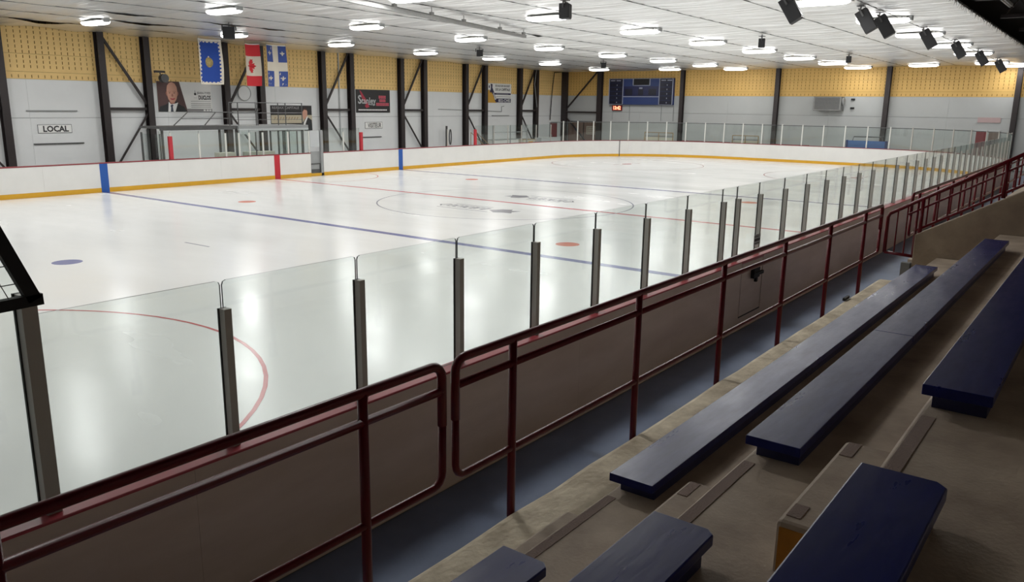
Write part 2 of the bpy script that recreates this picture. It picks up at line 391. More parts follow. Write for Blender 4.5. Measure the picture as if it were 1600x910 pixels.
# glass: near side
GZ = 2.255; PZ = 2.07; X0 = -20.022; DX = 1.179
def pane_mesh(L, z0, z1, th, cr):
    b = MB(); po = [(-L/2, z0), (L/2, z0)]+[(L/2-cr+cr*math.cos(t), z1-cr+cr*math.sin(t)) for t in (0, PI/4, PI/2)]+[(-L/2+cr-cr*math.sin(t), z1-cr+cr*math.cos(t)) for t in (0, PI/4, PI/2)]
    n = len(po); vs = [(u, -th/2, v) for u, v in po]+[(u, th/2, v) for u, v in po]
    b.add(vs, [tuple(range(n)), tuple(range(2*n-1, n-1, -1))]); b.add(vs, [((i+1) % n, i, n+i, n+(i+1) % n) for i in range(n)], 1)
    return b.fix(b.mesh('glass_pane', [M['glass'], M['edge']]))
pm = {}
posts = [-22.38, -21.215]+[X0+DX*k for k in range(8)]+[-11.22, -10.3]
x = -10.3
while x+DX < XS: x += DX; posts.append(x)
post_b = MB(); post_b.box((-.027, -.045, 0), (.027, .012, PZ-1.108)); post_b.box((-.032, .016, 0), (.03, .03, PZ-1.108), 1); post_b.box((-.026, .012, 0), (.026, .016, PZ-1.108), 1)
post_me = post_b.mesh('glass_post', [M['alu'], M['dark_gap']])
for i, x in enumerate(posts):
    if x < -21: # taller frame post beside the netting
        b = MB(); b.box((x-.04, -13.125, 1.108), (x+.04, -13.055, 2.385)); b.box((x-.046, -13.05, 1.108), (x+.046, -13.03, 2.385), 1)
        b.build('glass_post', [M['alu'], M['dark_gap']], near)
    else: inst('glass_post', post_me, near, (x, -13.072, 1.108))
for x0, x1 in zip(posts[:-1], posts[1:]):
    top = 2.6 if x0 < -22 else GZ
    L = round(x1-x0-.016, 3); k = (L, top)
    if k not in pm: pm[k] = pane_mesh(L, 1.112, top, .013, .03)
    inst('glass_pane', pm[k], near, ((x0+x1)/2, -13.052, 0))
b = MB(); b.box((-10.56, -13.125, 1.27), (-10.28, -13.122, 1.44)); nt_ = b.build('notice', M['lgrey'], near)
b = MB(); b.box((-10.54, -13.128, 1.33), (-10.3, -13.125, 1.37)); b.box((-10.54, -13.128, 1.40), (-10.36, -13.125, 1.41)); b.box((-10.54, -13.128, 1.29), (-10.32, -13.125, 1.30)); b.build('printed_lines', M['ink'], nt_)
# glass: far side, end and corners
def post_at(s, z1, m, wd=.035, ow=None):
    sweep(P4(.05, .095, 1.108, z1), s-wd, s+wd, 1).build('glass_post', M[m], ow or owner(s))
def pane_at(s0, s1, z1, zt=None):
    ow = owner((s0+s1)/2)
    sweep(P4(.066, .078, 1.112, z1), s0+.01, s1-.01, mi=[1, 0, 1, 0]).build('glass_pane', [M['glass_far'], M['edge']], ow)
fx = [-5.55, -5.05, -3.78, -2.53, -1.87, -1.35, -.65, .71, 1.9]
for a, c in zip(fx[:-1], fx[1:]): pane_at(22+a, 22+c, 2.22)
for a in fx[2:]: post_at(22+a, 2.1, 'alu_white')
fx2 = [2.69, 4.01, 5.06]
for a, c in zip(fx2[:-1], fx2[1:]): pane_at(22+a, 22+c, 2.22)
post_at(22+2.69, 2.1, 'alu_white'); post_at(22+4.01, 2.05, 'alu_white')
for a in (-5.05, 5.19, 14.15):
    sweep(P4(.03, .14, 1.108, 2.0 if a != -5.05 else 2.02), 22+a-.075, 22+a+.075, 1).build('red_post', M['redpost'], far)
sweep(P4(.05, .1, 2.02, 2.15), 22-5.05-.03, 22-5.05+.03, 1).build('glass_post', M['alu_white'], far)
for a, c in ((14.15, 15.9), (15.9, 17.3), (17.3, 18.7), (18.7, 20.3), (20.3, 21.97)): pane_at(22+a, 22+c, 2.22); post_at(22+c, 2.2, 'alu', .02)
post_at(22+11.7, 2.05, 'alu', .03)
NS = 27
ss = [S_A0+(S_B1-S_A0)*i/NS for i in range(NS+1)]
for i, (a, c) in enumerate(zip(ss[:-1], ss[1:])):
    pane_at(a, c, 2.38)
    sweep(P4(.06, .09, 2.33, 2.37), a+.03, c-.03).build('glass_top_strip', M['dgrey'], end)
for i, s in enumerate(ss[1:-1]): post_at(s, 2.42, 'alu_white' if s < S_B0+2 else 'alu')
sweep(P4(-.012, .002, 0, 1.09), S_A0+5.97, S_A0+6.03, 1).build('gate_seam', M['dgrey'], end)

# black netting frame on the first tall post
nf = thing('netting_frame', 'black steel frame with white netting fixed on the tall post at the left edge', 'netting', (-21.2, -13.14, 2.38))
A = Vector((-21.2, -13.15, 2.36)); Bp = Vector((-21.74, -13.15, 3.75)); Cp = Vector((-23.6, -13.15, 2.28)); Dp = Vector((-24.1, -13.15, 3.7))
MB().bar(A, Bp, .07, .05, (0, 1, 0)).build('side_bar', M['black'], nf); MB().bar(A+Vector((.04, 0, 0)), Cp, .05, .06).build('bottom_bar', M['black'], nf)
MB().bar(Bp, Dp, .05, .06).build('top_bar', M['black'], nf); MB().bar(Cp, Dp, .07, .05, (0, 1, 0)).build('side_bar', M['black'], nf)
b = MB()
for k in range(1, 22):
    t = k/22; b.tube([A.lerp(Cp, t), Bp.lerp(Dp, t)], .003, 3); 
    if k < 14: b.tube([A.lerp(Bp, k/14), Cp.lerp(Dp, k/14)], .003, 3)
stuff(b.build('net_cords', M['dgrey'], nf))

# ------------------------------------------------------------------ stands: concrete rows
XA, XB = -28.0, -11.26
nose = [(-15.156, 1.13), (-15.842, 1.507), (-16.518, 1.89), (-17.186, 2.27), (-17.86, 2.65), (-18.53, 3.03), (-19.2, 3.41), (-20.9, 3.41)]
stands = bpy.data.objects.new('concrete_stands', None); link(stands, None, (XA, -15.2, 0)); stands['kind'] = 'structure'
for i in range(7):
    y0, z = nose[i]; y1 = nose[i+1][0]-(.02 if i < 6 else 0); r = .06 if i == 0 else .022; zl = 0 if i == 0 else nose[i-1][1]-.1
    n = 40; b = MB(); vs = []; prof0 = [(y1, zl), (y0, zl), (y0, z-r)]+[(y0-r+r*math.cos(t), z-r+r*math.sin(t)) for t in (PI/8, PI/4, 3*PI/8, PI/2)]+[(y0-r-.12, z), (y1, z)]
    k = len(prof0)
    for j in range(n+1):
        x = XA+(XB-XA)*j/n; jt = random.uniform(-.006, .006) if i == 0 else random.uniform(-.002, .002)
        for q, (yy, zz) in enumerate(prof0): vs.append((x, yy+(jt if 2 <= q <= 5 else 0), zz+(jt*.6 if 3 <= q <= 6 else 0)))
    fs = [(j*k+q, j*k+(q+1) % k, (j+1)*k+(q+1) % k, (j+1)*k+q) for j in range(n) for q in range(k)]+[tuple(range(k)), tuple(n*k+q for q in range(k))]
    b.add(vs, fs).build('concrete_row', M['conc_worn'] if i == 0 else M['conc'], stands)
AX0, AX1 = -20.53, -19.70
for i in (1, 2, 3):
    y0, z = nose[i]; zt = z-.19
    b = MB(); b.box((AX0, y0-.1, nose[i-1][1]-.02), (AX1, y0+.25, zt)); st = b.build('aisle_step', M['conc'], stands, bevel=.018)
    b = MB(); b.box((AX0-.004, y0+.02, nose[i-1][1]+.0), (AX0, y0+.235, zt-.02)); b.build('painted_end', M['ochre'], st)
    if i == 1: gl = [(AX0+.02, AX1-.12, .35)]
    else: gl = [(AX0+.05, AX0+.15, 0), (AX1-.17, AX1-.02, 0)]
    for (a, c, _) in gl: MB().box((a, y0+(.185 if i > 1 else .09), zt), (c, y0+(.232 if i > 1 else .13), zt+.003)).build('grip_strip', M['grip'], st)
    MB().box((AX0-.1, y0-.068, z), (AX1-.05, y0-.02, z+.003)).build('grip_strip', M['grip'], stands)
# wall at the far end of this block of seats, sloping with the rows
b = MB(); sl = .5745
b.prism([(-15.56, 0), (-15.56, 1.785), (-19.2, 1.785+sl*3.64), (-19.2, 0)], lambda y, z: (-11.25, y, z), lambda y, z: (-11.0, y, z))
struct(b.build('end_parapet', mat('parapet_concrete', lin(160, 144, 124), .8, var=.3, scale=1.6, bump=.2, bscale=14, c2=lin(128, 112, 96)), bevel=.01))
MB().box((-11.3, -15.55, 1.13), (-11.2, -15.44, 1.4)).build('concrete_stub', M['slab'], stands)
# next block of seats behind it
st2 = bpy.data.objects.new('concrete_stands', None); link(st2, None, (-9.4, -15.2, 0)); st2['kind'] = 'structure'
for i in range(7):
    y0, z = nose[i]; MB().box((-9.35, nose[i+1][0], 0 if i == 0 else nose[i-1][1]-.1), (26, y0, z)).build('concrete_row', M['conc'], st2)
# small clip on the kerb
tag(MB().box((-12.95, -15.19, 1.13), (-12.75, -15.16, 1.165)).build('metal_clip', M['black'], None), 'small black metal clip lying on the worn concrete kerb', 'clip')

# ------------------------------------------------------------------ benches
def bench(x0, x1, row, label, joints=()):
    yf, zt = {1: (-15.849, 1.614), 2: (-16.524, 1.998), 3: (-17.186, 2.378)}[row]; wd = .238; zn = nose[row][1]
    t = thing('bleacher_bench', label, 'bench', ((x0+x1)/2, yf-wd/2, zn), 'blue bleacher benches')
    xs = [x0]+list(joints)+[x1]
    for a, c in zip(xs[:-1], xs[1:]):
        n = max(2, int((c-a)/.8)); b = MB(); ch = .03 if c < -20 else .004
        b.prism([(a+.002, yf-wd), (c-.002-ch, yf-wd), (c-.002, yf-wd+ch), (c-.002, yf), (a+.002, yf)], lambda x, y: (x, y, zt-.042), lambda x, y: (x, y, zt)); b.build('plank', M['bench'], t, bevel=.006)
    n = max(1, round((x1-x0)/2.4)); e0, e1 = x0+.07, x1-.07
    for j in range(n):
        MB().box((e0+(e1-e0)*j/n, yf-wd+.02, zn), (e0+(e1-e0)*(j+1)/n-.004, yf-.03, zt-.042)).build('support', M['bench_end'], t)
bench(-19.72, -12.57, 1, 'long blue bench beyond the aisle in the lowest row, nearest the red railing')
bench(-19.72, -12.57, 2, 'long blue bench beyond the aisle in the middle row, with a plank joint', (-17.504,))
bench(-19.70, -11.9, 3, 'blue bench beyond the aisle in the upper row, cut by the right picture edge')
bench(-25.6, -20.58, 1, 'blue bench end on the near side of the aisle, lowest row')
bench(-25.6, -20.58, 2, 'blue bench end on the near side of the aisle, middle row')
bench(-25.6, -20.58, 3, 'dark blue bench on the near side of the aisle, upper row, largest in foreground')

# ------------------------------------------------------------------ railings
YRL = -15.132; RR = .024; ZT, ZM, ZB = 2.147, 2.008, 1.503
def corner(px, pz, dx, dz, r=.07, n=4):
    """quarter bend in the railing plane, from direction dx to dz"""
    return [(px+dx*r*(1-math.sin(t)), YRL, pz+dz*r*(1-math.cos(t))) for t in [PI/2*k/n for k in range(n+1)]]
def railing(x0, x1, pxs, label, end0=True, end1=True):
    t = thing('walkway_railing', label, 'railing', ((x0+x1)/2, YRL, 1.0), 'dark red walkway railings')
    pts = []
    if end0:
        pts += [(x0, YRL, (ZT+ZB)/2)]+[(x0+.07-.07*math.cos(a), YRL, ZT-.07+.07*math.sin(a)) for a in [PI/2*k/4 for k in range(5)]]
    else: pts += [(x0, YRL, ZT)]
    if end1: pts += [(x1-.07+.07*math.sin(a), YRL, ZT-.07+.07*math.cos(a)) for a in [PI/2*k/4 for k in range(5)]]+[(x1, YRL, (ZT+ZB)/2)]
    else: pts += [(x1, YRL, ZT)]
    MB().tube(pts, RR, 10).build('top_rail', M['rail'], t, smooth=True)
    pts = []
    if end0: pts += [(x0, YRL, (ZT+ZB)/2)]+[(x0+.07-.07*math.cos(a), YRL, ZB+.07-.07*math.sin(a)) for a in [PI/2*k/4 for k in range(5)]]
    else: pts += [(x0, YRL, ZB)]
    if end1: pts += [(x1-.07+.07*math.sin(a), YRL, ZB+.07-.07*math.cos(a)) for a in [PI/2*k/4 for k in range(5)]]+[(x1, YRL, (ZT+ZB)/2)]
    else: pts += [(x1, YRL, ZB)]
    MB().tube(pts, RR*.85, 10).build('bottom_rail', M['rail'], t, smooth=True)
    MB().tube([(x0, YRL, ZM), (x1, YRL, ZM)], RR*.9, 10).build('middle_rail', M['rail'], t, smooth=True)
    for x in pxs:
        b = MB(); b.tube([(x, YRL, .86), (x, YRL, ZT)], RR, 10); b.box((x-.05, -15.158, .84), (x+.05, -15.15, 1.0)); b.box((x-.02, -15.152, .9), (x+.02, YRL-.01, .95))
        b.build('post', M['rail'], t, smooth=True)
railing(-28, -20.165, [-26.64, -25.15, -23.67, -22.18, -20.69], 'dark red tube railing in the left foreground, cut by the bottom picture edge', end0=False)
railing(-20.064, -11.3, [-19.58, -18.13, -16.65, -15.15, -13.65, -12.15], 'dark red tube railing along the middle of the walkway, beside the first blue bench')
railing(-9.4, 22, [-8.9+1.49*k for k in range(21)], 'distant dark red railing beyond the stair opening, running toward the far wall', end1=False)
# sloping handrail on the parapet
t = thing('stair_railing', 'dark red railing with vertical bars sloping up along the top of the concrete parapet', 'railing', (-11.13, -15.6, 1.45))
XQ = -11.18; zt = lambda y: 2.02+(-15.19-y)*.595; zb = lambda y: 1.84+(-15.56-y)*.595
P = lambda y, z: (XQ, y, z)
yE = -19.0
MB().tube([P(-15.19, 1.5), P(-15.19, 1.98), P(-15.215, zt(-15.215)+.0), P(yE, zt(yE))], .024, 10).build('top_rail', M['rail'], t, smooth=True)
MB().tube([P(-15.19, 1.5), P(-15.56, 1.48)], .022, 8).build('bottom_rail', M['rail'], t, smooth=True)
MB().tube([P(-15.56, zb(-15.56)), P(yE, zb(yE))], .018, 8).build('bottom_rail', M['rail'], t, smooth=True)
MB().tube([P(-15.44, zt(-15.44)-.13), P(yE, zt(yE)-.13)], .014, 8).build('middle_rail', M['rail'], t, smooth=True)
y = -15.31
while y > yE:
    if y > -15.56: MB().tube([P(y, 1.495), P(y, zt(y))], .011, 6).build('bar', M['rail'], t)
    else: MB().tube([P(y, zb(y)), P(y, zt(y))], .011, 6).build('bar', M['rail'], t)
    y -= .118
for y in (-15.6, -16.5, -17.4, -18.3):
    b = MB(); b.tube([P(y, 1.47 if y > -15.7 else zb(y)-.06), P(y, zt(y))], .026, 8); b.build('post', M['rail'], t, smooth=True)

# ------------------------------------------------------------------ walls
SLOTW, SLOTP, ROW = .03, .262, .2
ZY = 4.24
def block_facing(fn, u0, u1, wall, ztop):
    """facing of yellow slotted blocks: a real sheet with open slots; fn(u, z, depth)"""
    bands = [(ZY, 4.53), (4.54, 5.265), (5.275, ztop)]
    for (za, zc) in bands:
        us = [u0]; n = int((u1-u0)/SLOTP); off = ((u1-u0)-n*SLOTP)/2
        for i in range(n): c = u0+off+SLOTP*(i+.5); us += [c-SLOTW/2, c+SLOTW/2]
        us.append(u1)
        zs = [za]; z = ZY+.05+math.ceil((za-ZY-.05)/ROW)*ROW
        if z < za+.01: z += ROW
        sl = []
        while z+.12 < zc-.005: zs += [z, z+.12]; z += ROW
        zs.append(zc)
        nu = len(us); vs = [fn(u, zz, 0) for zz in zs for u in us]; fs = []
        for j in range(len(zs)-1):
            for i in range(nu-1):
                if j % 2 == 1 and i % 2 == 1 and j < len(zs)-2: continue
                fs.append((j*nu+i, j*nu+i+1, (j+1)*nu+i+1, (j+1)*nu+i))
        m = len(vs); ring_ = [(u0, za), (u1, za), (u1, zc), (u0, zc)]
        vs += [fn(u, zz, 0) for u, zz in ring_]+[fn(u, zz, -.035) for u, zz in ring_]
        fs += [(m+i, m+(i+1) % 4, m+4+(i+1) % 4, m+4+i) for i in range(4)]
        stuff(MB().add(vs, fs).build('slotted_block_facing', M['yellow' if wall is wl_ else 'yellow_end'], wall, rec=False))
def wall_panels(fn, u0, u1, wall, zseam, step=3.2):
    n = max(1, round((u1-u0)/step))
    for i in range(n):
        a, c = u0+(u1-u0)*i/n+.003, u0+(u1-u0)*(i+1)/n-.003
        for za, zc in ((0, zseam-.008), (zseam+.008, ZY-.008)):
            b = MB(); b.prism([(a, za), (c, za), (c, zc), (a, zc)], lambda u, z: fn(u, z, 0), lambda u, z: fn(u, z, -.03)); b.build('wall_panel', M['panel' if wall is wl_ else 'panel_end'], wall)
wl_ = struct(MB().box((-36, YW+.05, -.05), (XE+.4, YW+.35, ZY)).build('wall_left', M['wallbase']))
MB().box((-36, YW+.05, ZY), (XE+.4, YW+.35, 7.2)).build('wall_core', M['yellow_dk'], wl_)
we = struct(MB().box((XE+.05, -22, -.05), (XE+.35, YW+.05, ZY)).build('wall_far', M['wallbase']))
MB().box((XE+.05, -22, ZY), (XE+.35, YW+.05, 7.2)).build('wall_core', M['yellow_dk'], we)
wr = struct(MB().box((-36, -21.3, -.05), (XE+.05, -21.0, 7.4)).build('wall_right', mat('rear_wall_paint', lin(226, 222, 214), .8)))
wn = struct(MB().box((-36.3, -22, -.05), (-36, YW+.3, 7.4)).build('wall_near', M['panel']))
fl = lambda u, z, d: (u, YW-d, z)          # d > 0 comes into the room
fe = lambda u, z, d: (XE-d, u, z)
cl = [-29.4-.06]
colX = []
k = -5
while -4.3+6.29*k < XE:
    for q in (-4.32+6.29*k, -2.2+6.29*k): 
        if q < XE-.5: colX.append(q)
    k += 1
colX.append(XE-.12)
edges = [-36]+[c for c in colX[::2]]+[XE]
for a, c in zip(edges[:-1], edges[1:]):
    if c-a < .3: continue
    block_facing(fl, a+.002, c-.002, wl_, 6.62); wall_panels(fl, a, c, wl_, 2.63)
colY = [16.22, 9.2, 2.15, -4.9, -11.97, -19.0]
ed = [YW]+colY+[-21]
for a, c in zip(ed[:-1], ed[1:]):
    block_facing(fe, c+.002, a-.002, we, 6.3); wall_panels(fe, c, a, we, 3.0, 3.6)
# steel columns: wide flange with plates, braces in every second bay
for i, x in enumerate(colX):
    b = MB(); d0, d1, h = YW-.36, YW-.02, .15
    b.box((x-h, d0, 0), (x+h, d0+.03, 6.55)); b.box((x-h, d1-.03, 0), (x+h, d1, 6.55)); b.box((x-.02, d0+.03, 0), (x+.02, d1-.03, 6.55)); b.box((x-h-.03, d0-.02, 0), (x+h+.03, d1, .06))
    b.build('steel_column', M['steel'], wl_)
for i in range(0, len(colX)-1, 2):
    x0, x1 = colX[i]+.12, colX[i+1]-.12; yb = YW-.2
    if x1-x0 > 3: continue
    b = MB(); flip = x0 < -3.5 and x0 > -5
    b.bar((x0, yb, 3.03), (x1, yb, 3.03), .1, .12)
    b.build('brace_bar', M['steel'], wl_)
    if flip: q = [((x0, 6.2), (x1, 3.25)), ((x1, 2.8), (x0+.25, .5))]
    else: q = [((x0, 3.2), (x1, 6.3)), ((x0, 2.85), (x1-.15, .6))]
    for (a, c) in q: MB().bar((a[0], yb, a[1]), (c[0], yb, c[1]), .08, .11 if a[1] > 3 or c[1] > 3 else .07).build('brace_bar', M['steel'], wl_)
for y in colY:
    b = MB(); h = .14 if y < 16 else .2
    b.box((XE-.32, y-h, 0), (XE-.29, y+h, 6.3)); b.box((XE-.05, y-h, 0), (XE-.02, y+h, 6.3)); b.box((XE-.29, y-.02, 0), (XE-.05, y+.02, 6.3))
    b.build('steel_column', M['steel'], we)
xb = XE-.2
MB().bar((xb, 19.4, 2.95), (xb, 16.4, 2.95), .1, .12).build('brace_bar', M['steel'], we)
MB().bar((xb, 19.4, 3.1), (xb, 16.45, 6.1), .08, .11).build('brace_bar', M['steel'], we); MB().bar((xb, 19.4, 2.6), (xb, 17.3, .6), .08, .1).build('brace_bar', M['steel'], we)
MB().box((XE-.3, 19.3, 0), (XE-.02, 19.78, 6.3)).build('steel_column', M['steel'], we)
# thin conduits and shelves on the walls
def conduit(pts, r=.02, m='grey', wall=None): MB().tube(pts, r, 6).build('conduit', M[m], wall)
conduit([(9.6, YW-.05, 1), (9.6, YW-.05, 6.4)], .04, 'lgrey', wl_)
conduit([(31.35, YW-.1, 2.3), (31.5, YW-.12, 4.2), (31.7, YW-.12, 5.6), (31.8, YW-.12, 6.0), (33.1, YW-.3, 6.1)], .035, 'black', wl_)
conduit([(28.95, YW-.5, 3.3), (28.6, YW-.5, 5.0), (28.9, YW-.45, 6.2)], .03, 'grey', wl_)
conduit([(18.2, YW-.04, 3.1), (20.6, YW-.04, 3.05)], .02, 'grey', wl_); conduit([(23.4, YW-.04, 3.0), (25.1, YW-.04, 2.95), (25.1, YW-.04, 3.3), (25.4, YW-.04, 3.35)], .025, 'grey', wl_)
for y in (15.1, 13.6, 10.9, 9.9): conduit([(XE-.03, y, 2.4), (XE-.03, y, 3.56)], .022, 'grey', we)
for (a, c, z) in ((-7.6, -5.5, 2.93), (-7.45, -5.35, 1.53), (11.1, 12.9, 1.4), (24.0, 26.0, 2.66)):
    MB().box((a, YW-.07, z-.025), (c, YW, z+.025)).build('rail_strip', M['grey'] if z > 2 else M['dgrey'], wl_)
# doors
def door(n, fn, u0, u1, z1, m, frame, handle=True):
    d = MB(); d.prism(rect(u0-.08, 0, u1+.08, z1+.08), lambda u, z: fn(u, z, .0), lambda u, z: fn(u, z, .05)); o = struct(d.build('door_%d' % n, M[frame]))
    d = MB(); d.prism(rect(u0, 0, u1, z1), lambda u, z: fn(u, z, .05), lambda u, z: fn(u, z, .075)); l = d.build('door_leaf', M[m], o)
    d = MB(); d.prism(rect(u0+.1, .95, u0+.2, 1.15), lambda u, z: fn(u, z, .075), lambda u, z: fn(u, z, .12)); d.build('door_handle', M['galv'], l)
    return l
door(1, fl, 31.5, 32.4, 2.05, 'red', 'grey')
l = door(2, fe, 17.75, 19.15, 2.16, 'brown', 'steel'); l = door(3, fe, 16.28, 17.66, 2.16, 'brown', 'steel')
# lattice plate on the brown door
b = MB(); fp = lambda u, z, d: fe(u, z, d)
for z in (1.25, 1.4, 1.55, 1.7, 1.85): b.box((XE-.095, 16.5, z-.012), (XE-.075, 17.4, z+.012))
for k in range(8): y = 16.5+.9*k/7; b.box((XE-.1, y-.012, 1.24), (XE-.08, y+.012, 1.86))
b.build('door_grille', M['cream'], l)
door(4, fe, -10.66, -10.12, 2.24, 'red', 'lgrey'); door(5, fe, -11.3, -10.78, 2.24, 'brown', 'lgrey')

# ------------------------------------------------------------------ ceiling of foil fabric, strips along the hall
YC0, YC1 = -13.38, YW-.02
seams = [-13.38, -11.2, -8.6, -5.75, -2.75, 0, 2.74, 5.5, 8.2, 10.95, 13.6, 16.5, YC1]
ceil = bpy.data.objects.new('ceiling', None); link(ceil, None, (0, 0, 6.2)); ceil['kind'] = 'structure'
# loose edges of the fabric: (x, seam y, half length, drop)
loose = [(-7.9, 16.5, 1.6, .2), (-5.6, 13.6, 1.9, .16), (-7.5, 10.95, 1.6, .12), (-3.5, 10.95, 1.4, .12), (-1.6, 10.95, 1.4, .1), (5.6, 2.74, .7, .12), (13, 16.5, 1.2, .1), (30.5, 8.2, 2, .1)]
for si, (ya, yc) in enumerate(zip(seams[:-1], seams[1:])):
    nx, ny = 760, 8; vs = []; xs = [-36+(XE+36-.03)*i/nx for i in range(nx+1)]
    ph = random.uniform(0, 9)
    for x in xs:
        for j in range(ny+1):
            t = j/ny; y = ya+.006+(yc-ya-.012)*t
            z = ZC(x)-.035*math.sin(PI*t)-(.012*math.sin(3.1*x+ph+1.2*math.sin(x*.8+t*2))+.013*math.sin(7.7*x+2*ph+t*2.5)+.006*math.sin(17.3*x+ph-t*3+2*math.sin(1.7*x)))*(.3+.7*math.sin(PI*t))*1.2
            if y > 13: z -= .03*(y-13)/6*math.sin(2.2*x+ph)
            for (lx, ly, lh, ld) in loose:
                if abs(ly-ya) < .05 and abs(x-lx) < lh: z -= .5*ld*(1-t)**3*(.5+.5*math.cos(PI*(x-lx)/lh))
            vs.append((x, y, z))
    m = ny+1
    fs = [(i*m+j, i*m+j+1, (i+1)*m+j+1, (i+1)*m+j) for i in range(nx) for j in range(ny)]
    o = MB().add(vs, fs).build('ceiling_strip', M['foil'], ceil, smooth=True, rec=False)
    cords = MB().tube([(x, ya, ZC(x)-.014) for x in (-36, XE)], .007, 5).build('seam_cord', M['dgrey'], ceil)
# ragged rolled edge
b = MB()
for k in range(420):
    x = -12+k*.1+random.uniform(-.04, .04); ln = random.uniform(.06, .2); z = ZC(x)
    b.add([(x, YC0-.02, z+.02), (x+.05, YC0-.03, z+.02), (x+random.uniform(-.06, .1), YC0-random.uniform(-.05, .12), z-ln)], [(0, 1, 2)])
stuff(b.build('frayed_fringe', M['dgrey'], ceil))
struct(MB().box((-36.3, -22, 7.2), (XE+.35, YW+.35, 7.4)).build('roof_deck', M['deck']))
for x in (-12, -6.5, -1, 4.5, 10, 15.5, 21, 26.5):
    b = MB(); b.box((x-.08, -21, 6.5), (x+.08, -13.5, 6.62)); b.box((x-.08, -21, 7.1), (x+.08, -13.5, 7.2))
    for k in range(9): y = -20.8+.8*k; b.bar((x, y, 6.6), (x, y+.4, 7.12), .05, .05); b.bar((x, y+.4, 7.12), (x, y+.8, 6.6), .05, .05)
    struct(b.build('roof_joist', M['steel']))

# unlit grey strip lamps under the dark roof over the seats
for k, (x, y) in enumerate(((9.0, -13.75), (16.6, -13.8))):
    t = thing('strip_lamp', ['unlit grey strip lamp under the black roof, nearest the top edge', 'unlit grey strip lamp under the black roof, at the right edge'][k], 'strip lamp', (x, y, 6.95))
    MB().box((x-1.2, y-.07, 6.86), (x+1.2, y+.07, 6.95)).build('housing', M['lgrey'], t); MB().tube([(x-1.15, y, 6.84), (x+1.15, y, 6.84)], .02, 6).build('tube', M['white'], t)
    b = MB(); b.box((x-.9, y-.01, 6.95), (x-.88, y+.01, 7.2)); b.box((x+.88, y-.01, 6.95), (x+.9, y+.01, 7.2)); b.build('hanger', M['dgrey'], t)
# ------------------------------------------------------------------ lamps
def lens_poly(n=8):
    L, W, = .82, .24
    pts = []
    for k in range(n+1):
        a = -PI/2+PI*k/n; pts.append((L-.22+.22*math.cos(a), W*math.sin(a)))
    for k in range(n+1):
        a = PI/2+PI*k/n; pts.append((-L+.22+.22*math.cos(a), W*math.sin(a)))
    return pts
lp = lens_poly(); n = len(lp); bl = MB(); vs = []; fs = []
for k, (q, z) in enumerate(((1, -.05), (.97, -.09), (.86, -.13), (.62, -.155), (.25, -.165))):
    vs += [(v*q, u*(1-(1-q)*.55), z) for u, v in lp]
    if k: fs += [((k-1)*n+i, (k-1)*n+(i+1) % n, k*n+(i+1) % n, k*n+i) for i in range(n)]
fs.append(tuple(4*n+i for i in range(n))); bl.add(vs, fs)
lens_me = bl.fix(bl.mesh('lens', M['lens'], smooth=True))
bh = MB(); bh.prism([(v*.96, u*.98) for u, v in lp], lambda x, y: (x, y, -.055), lambda x, y: (x, y, -.02)); house_me = bh.fix(bh.mesh('housing', M['white']))
be = MB(); be.box((-.11, -.86, -.09), (.11, -.70, .03)); box_me = be.mesh('driver_box', M['grey'])
bc = MB(); bc.box((-.006, -.55, 0), (.006, -.53, .2)); bc.box((-.006, .53, 0), (.006, .55, .2)); cab_me = bc.mesh('hanger', M['dgrey'])
ld = bpy.data.lights.new('lamp', 'AREA'); ld.shape = 'ELLIPSE'; ld.size = .34; ld.size_y = 1.36; ld.energy = LAMP_W; ld.spread = math.radians(180); ld.color = (1, .998, .985)
ld_small = ld.copy(); ld_small.energy = LAMP_W*.3
rows = {'A': [(-7.18, 14.0), (-1.2, 14.0), (4.38, 13.5), (10.54, 13.7), (15.79, 13.1), (21.41, 12.95), (28.75, 13.7), (-12.8, 13.9), (-18.5, 13.9), (-24, 13.9)],
        'B': [(-6.92, 6.15), (-1.03, 5.88), (4.92, 5.78), (10.63, 5.6), (16.26, 5.32), (21.28, 4.85), (26.43, 4.53), (31.07, 4.4), (-12.7, 5.9), (-18.4, 5.9), (-24, 5.9)],
        'C': [(-6.08, -1.4), (-.36, -1.94), (5.12, -2.36), (10.87, -2.5), (16.26, -2.77), (21.87, -2.88), (26.97, -3.15), (31.8, -3.3), (-11.8, -2), (-17.5, -2), (-23.2, -2)],
        'D': [(-5.5, -10.7), (-11, -10.7), (-16.5, -10.7), (0, -10.5), (5.4, -10.85), (10.82, -10.85), (16.3, -10.98), (21.62, -11.1), (29.5, -10.9)],  # leading unseen lamps are added to brighten the stands and near ice
        'E': [(29.94, 8.7), (30.55, -7.3), (32.3, -11.7)]}
rown = {'A': 'row nearest the flags', 'B': 'second row from the flags', 'C': 'row over centre ice', 'D': 'row by the tilted speakers'}
ords = ['first', 'second', 'third', 'fourth', 'fifth', 'sixth', 'seventh', 'eighth']
for r, pts in rows.items():
    k = 0; kb = 0
    for (x, y) in pts:
        z = ZC(x)-.05
        if r == 'E': lab = ['white ceiling light above the scoreboard, between the two rows nearest the flags', 'white ceiling light close to the far wall, left of the last tilted speaker', 'white ceiling light in the far right corner touching the wall top'][k]; k += 1
        elif x < -7.5 or (r == 'D' and x < -1): lab = 'unseen white ceiling light in the %s, %s one outside the picture' % (rown[r], ords[kb]); kb += 1
        else: lab = 'white ceiling light in the %s, %s from the front' % (rown[r], ords[k]); k += 1
        t = thing('ceiling_light', lab, 'ceiling light', (x, y, z), 'ceiling lights over the ice')
        inst('housing', house_me, t, (x, y, z)); inst('lens', lens_me, t, (x, y, z)); inst('driver_box', box_me, t, (x, y, z)); inst('hanger', cab_me, t, (x, y, z))
        lo = bpy.data.objects.new('lamp', ld if x < 29 else ld_small); link(lo, t, (x, y, z-.172))

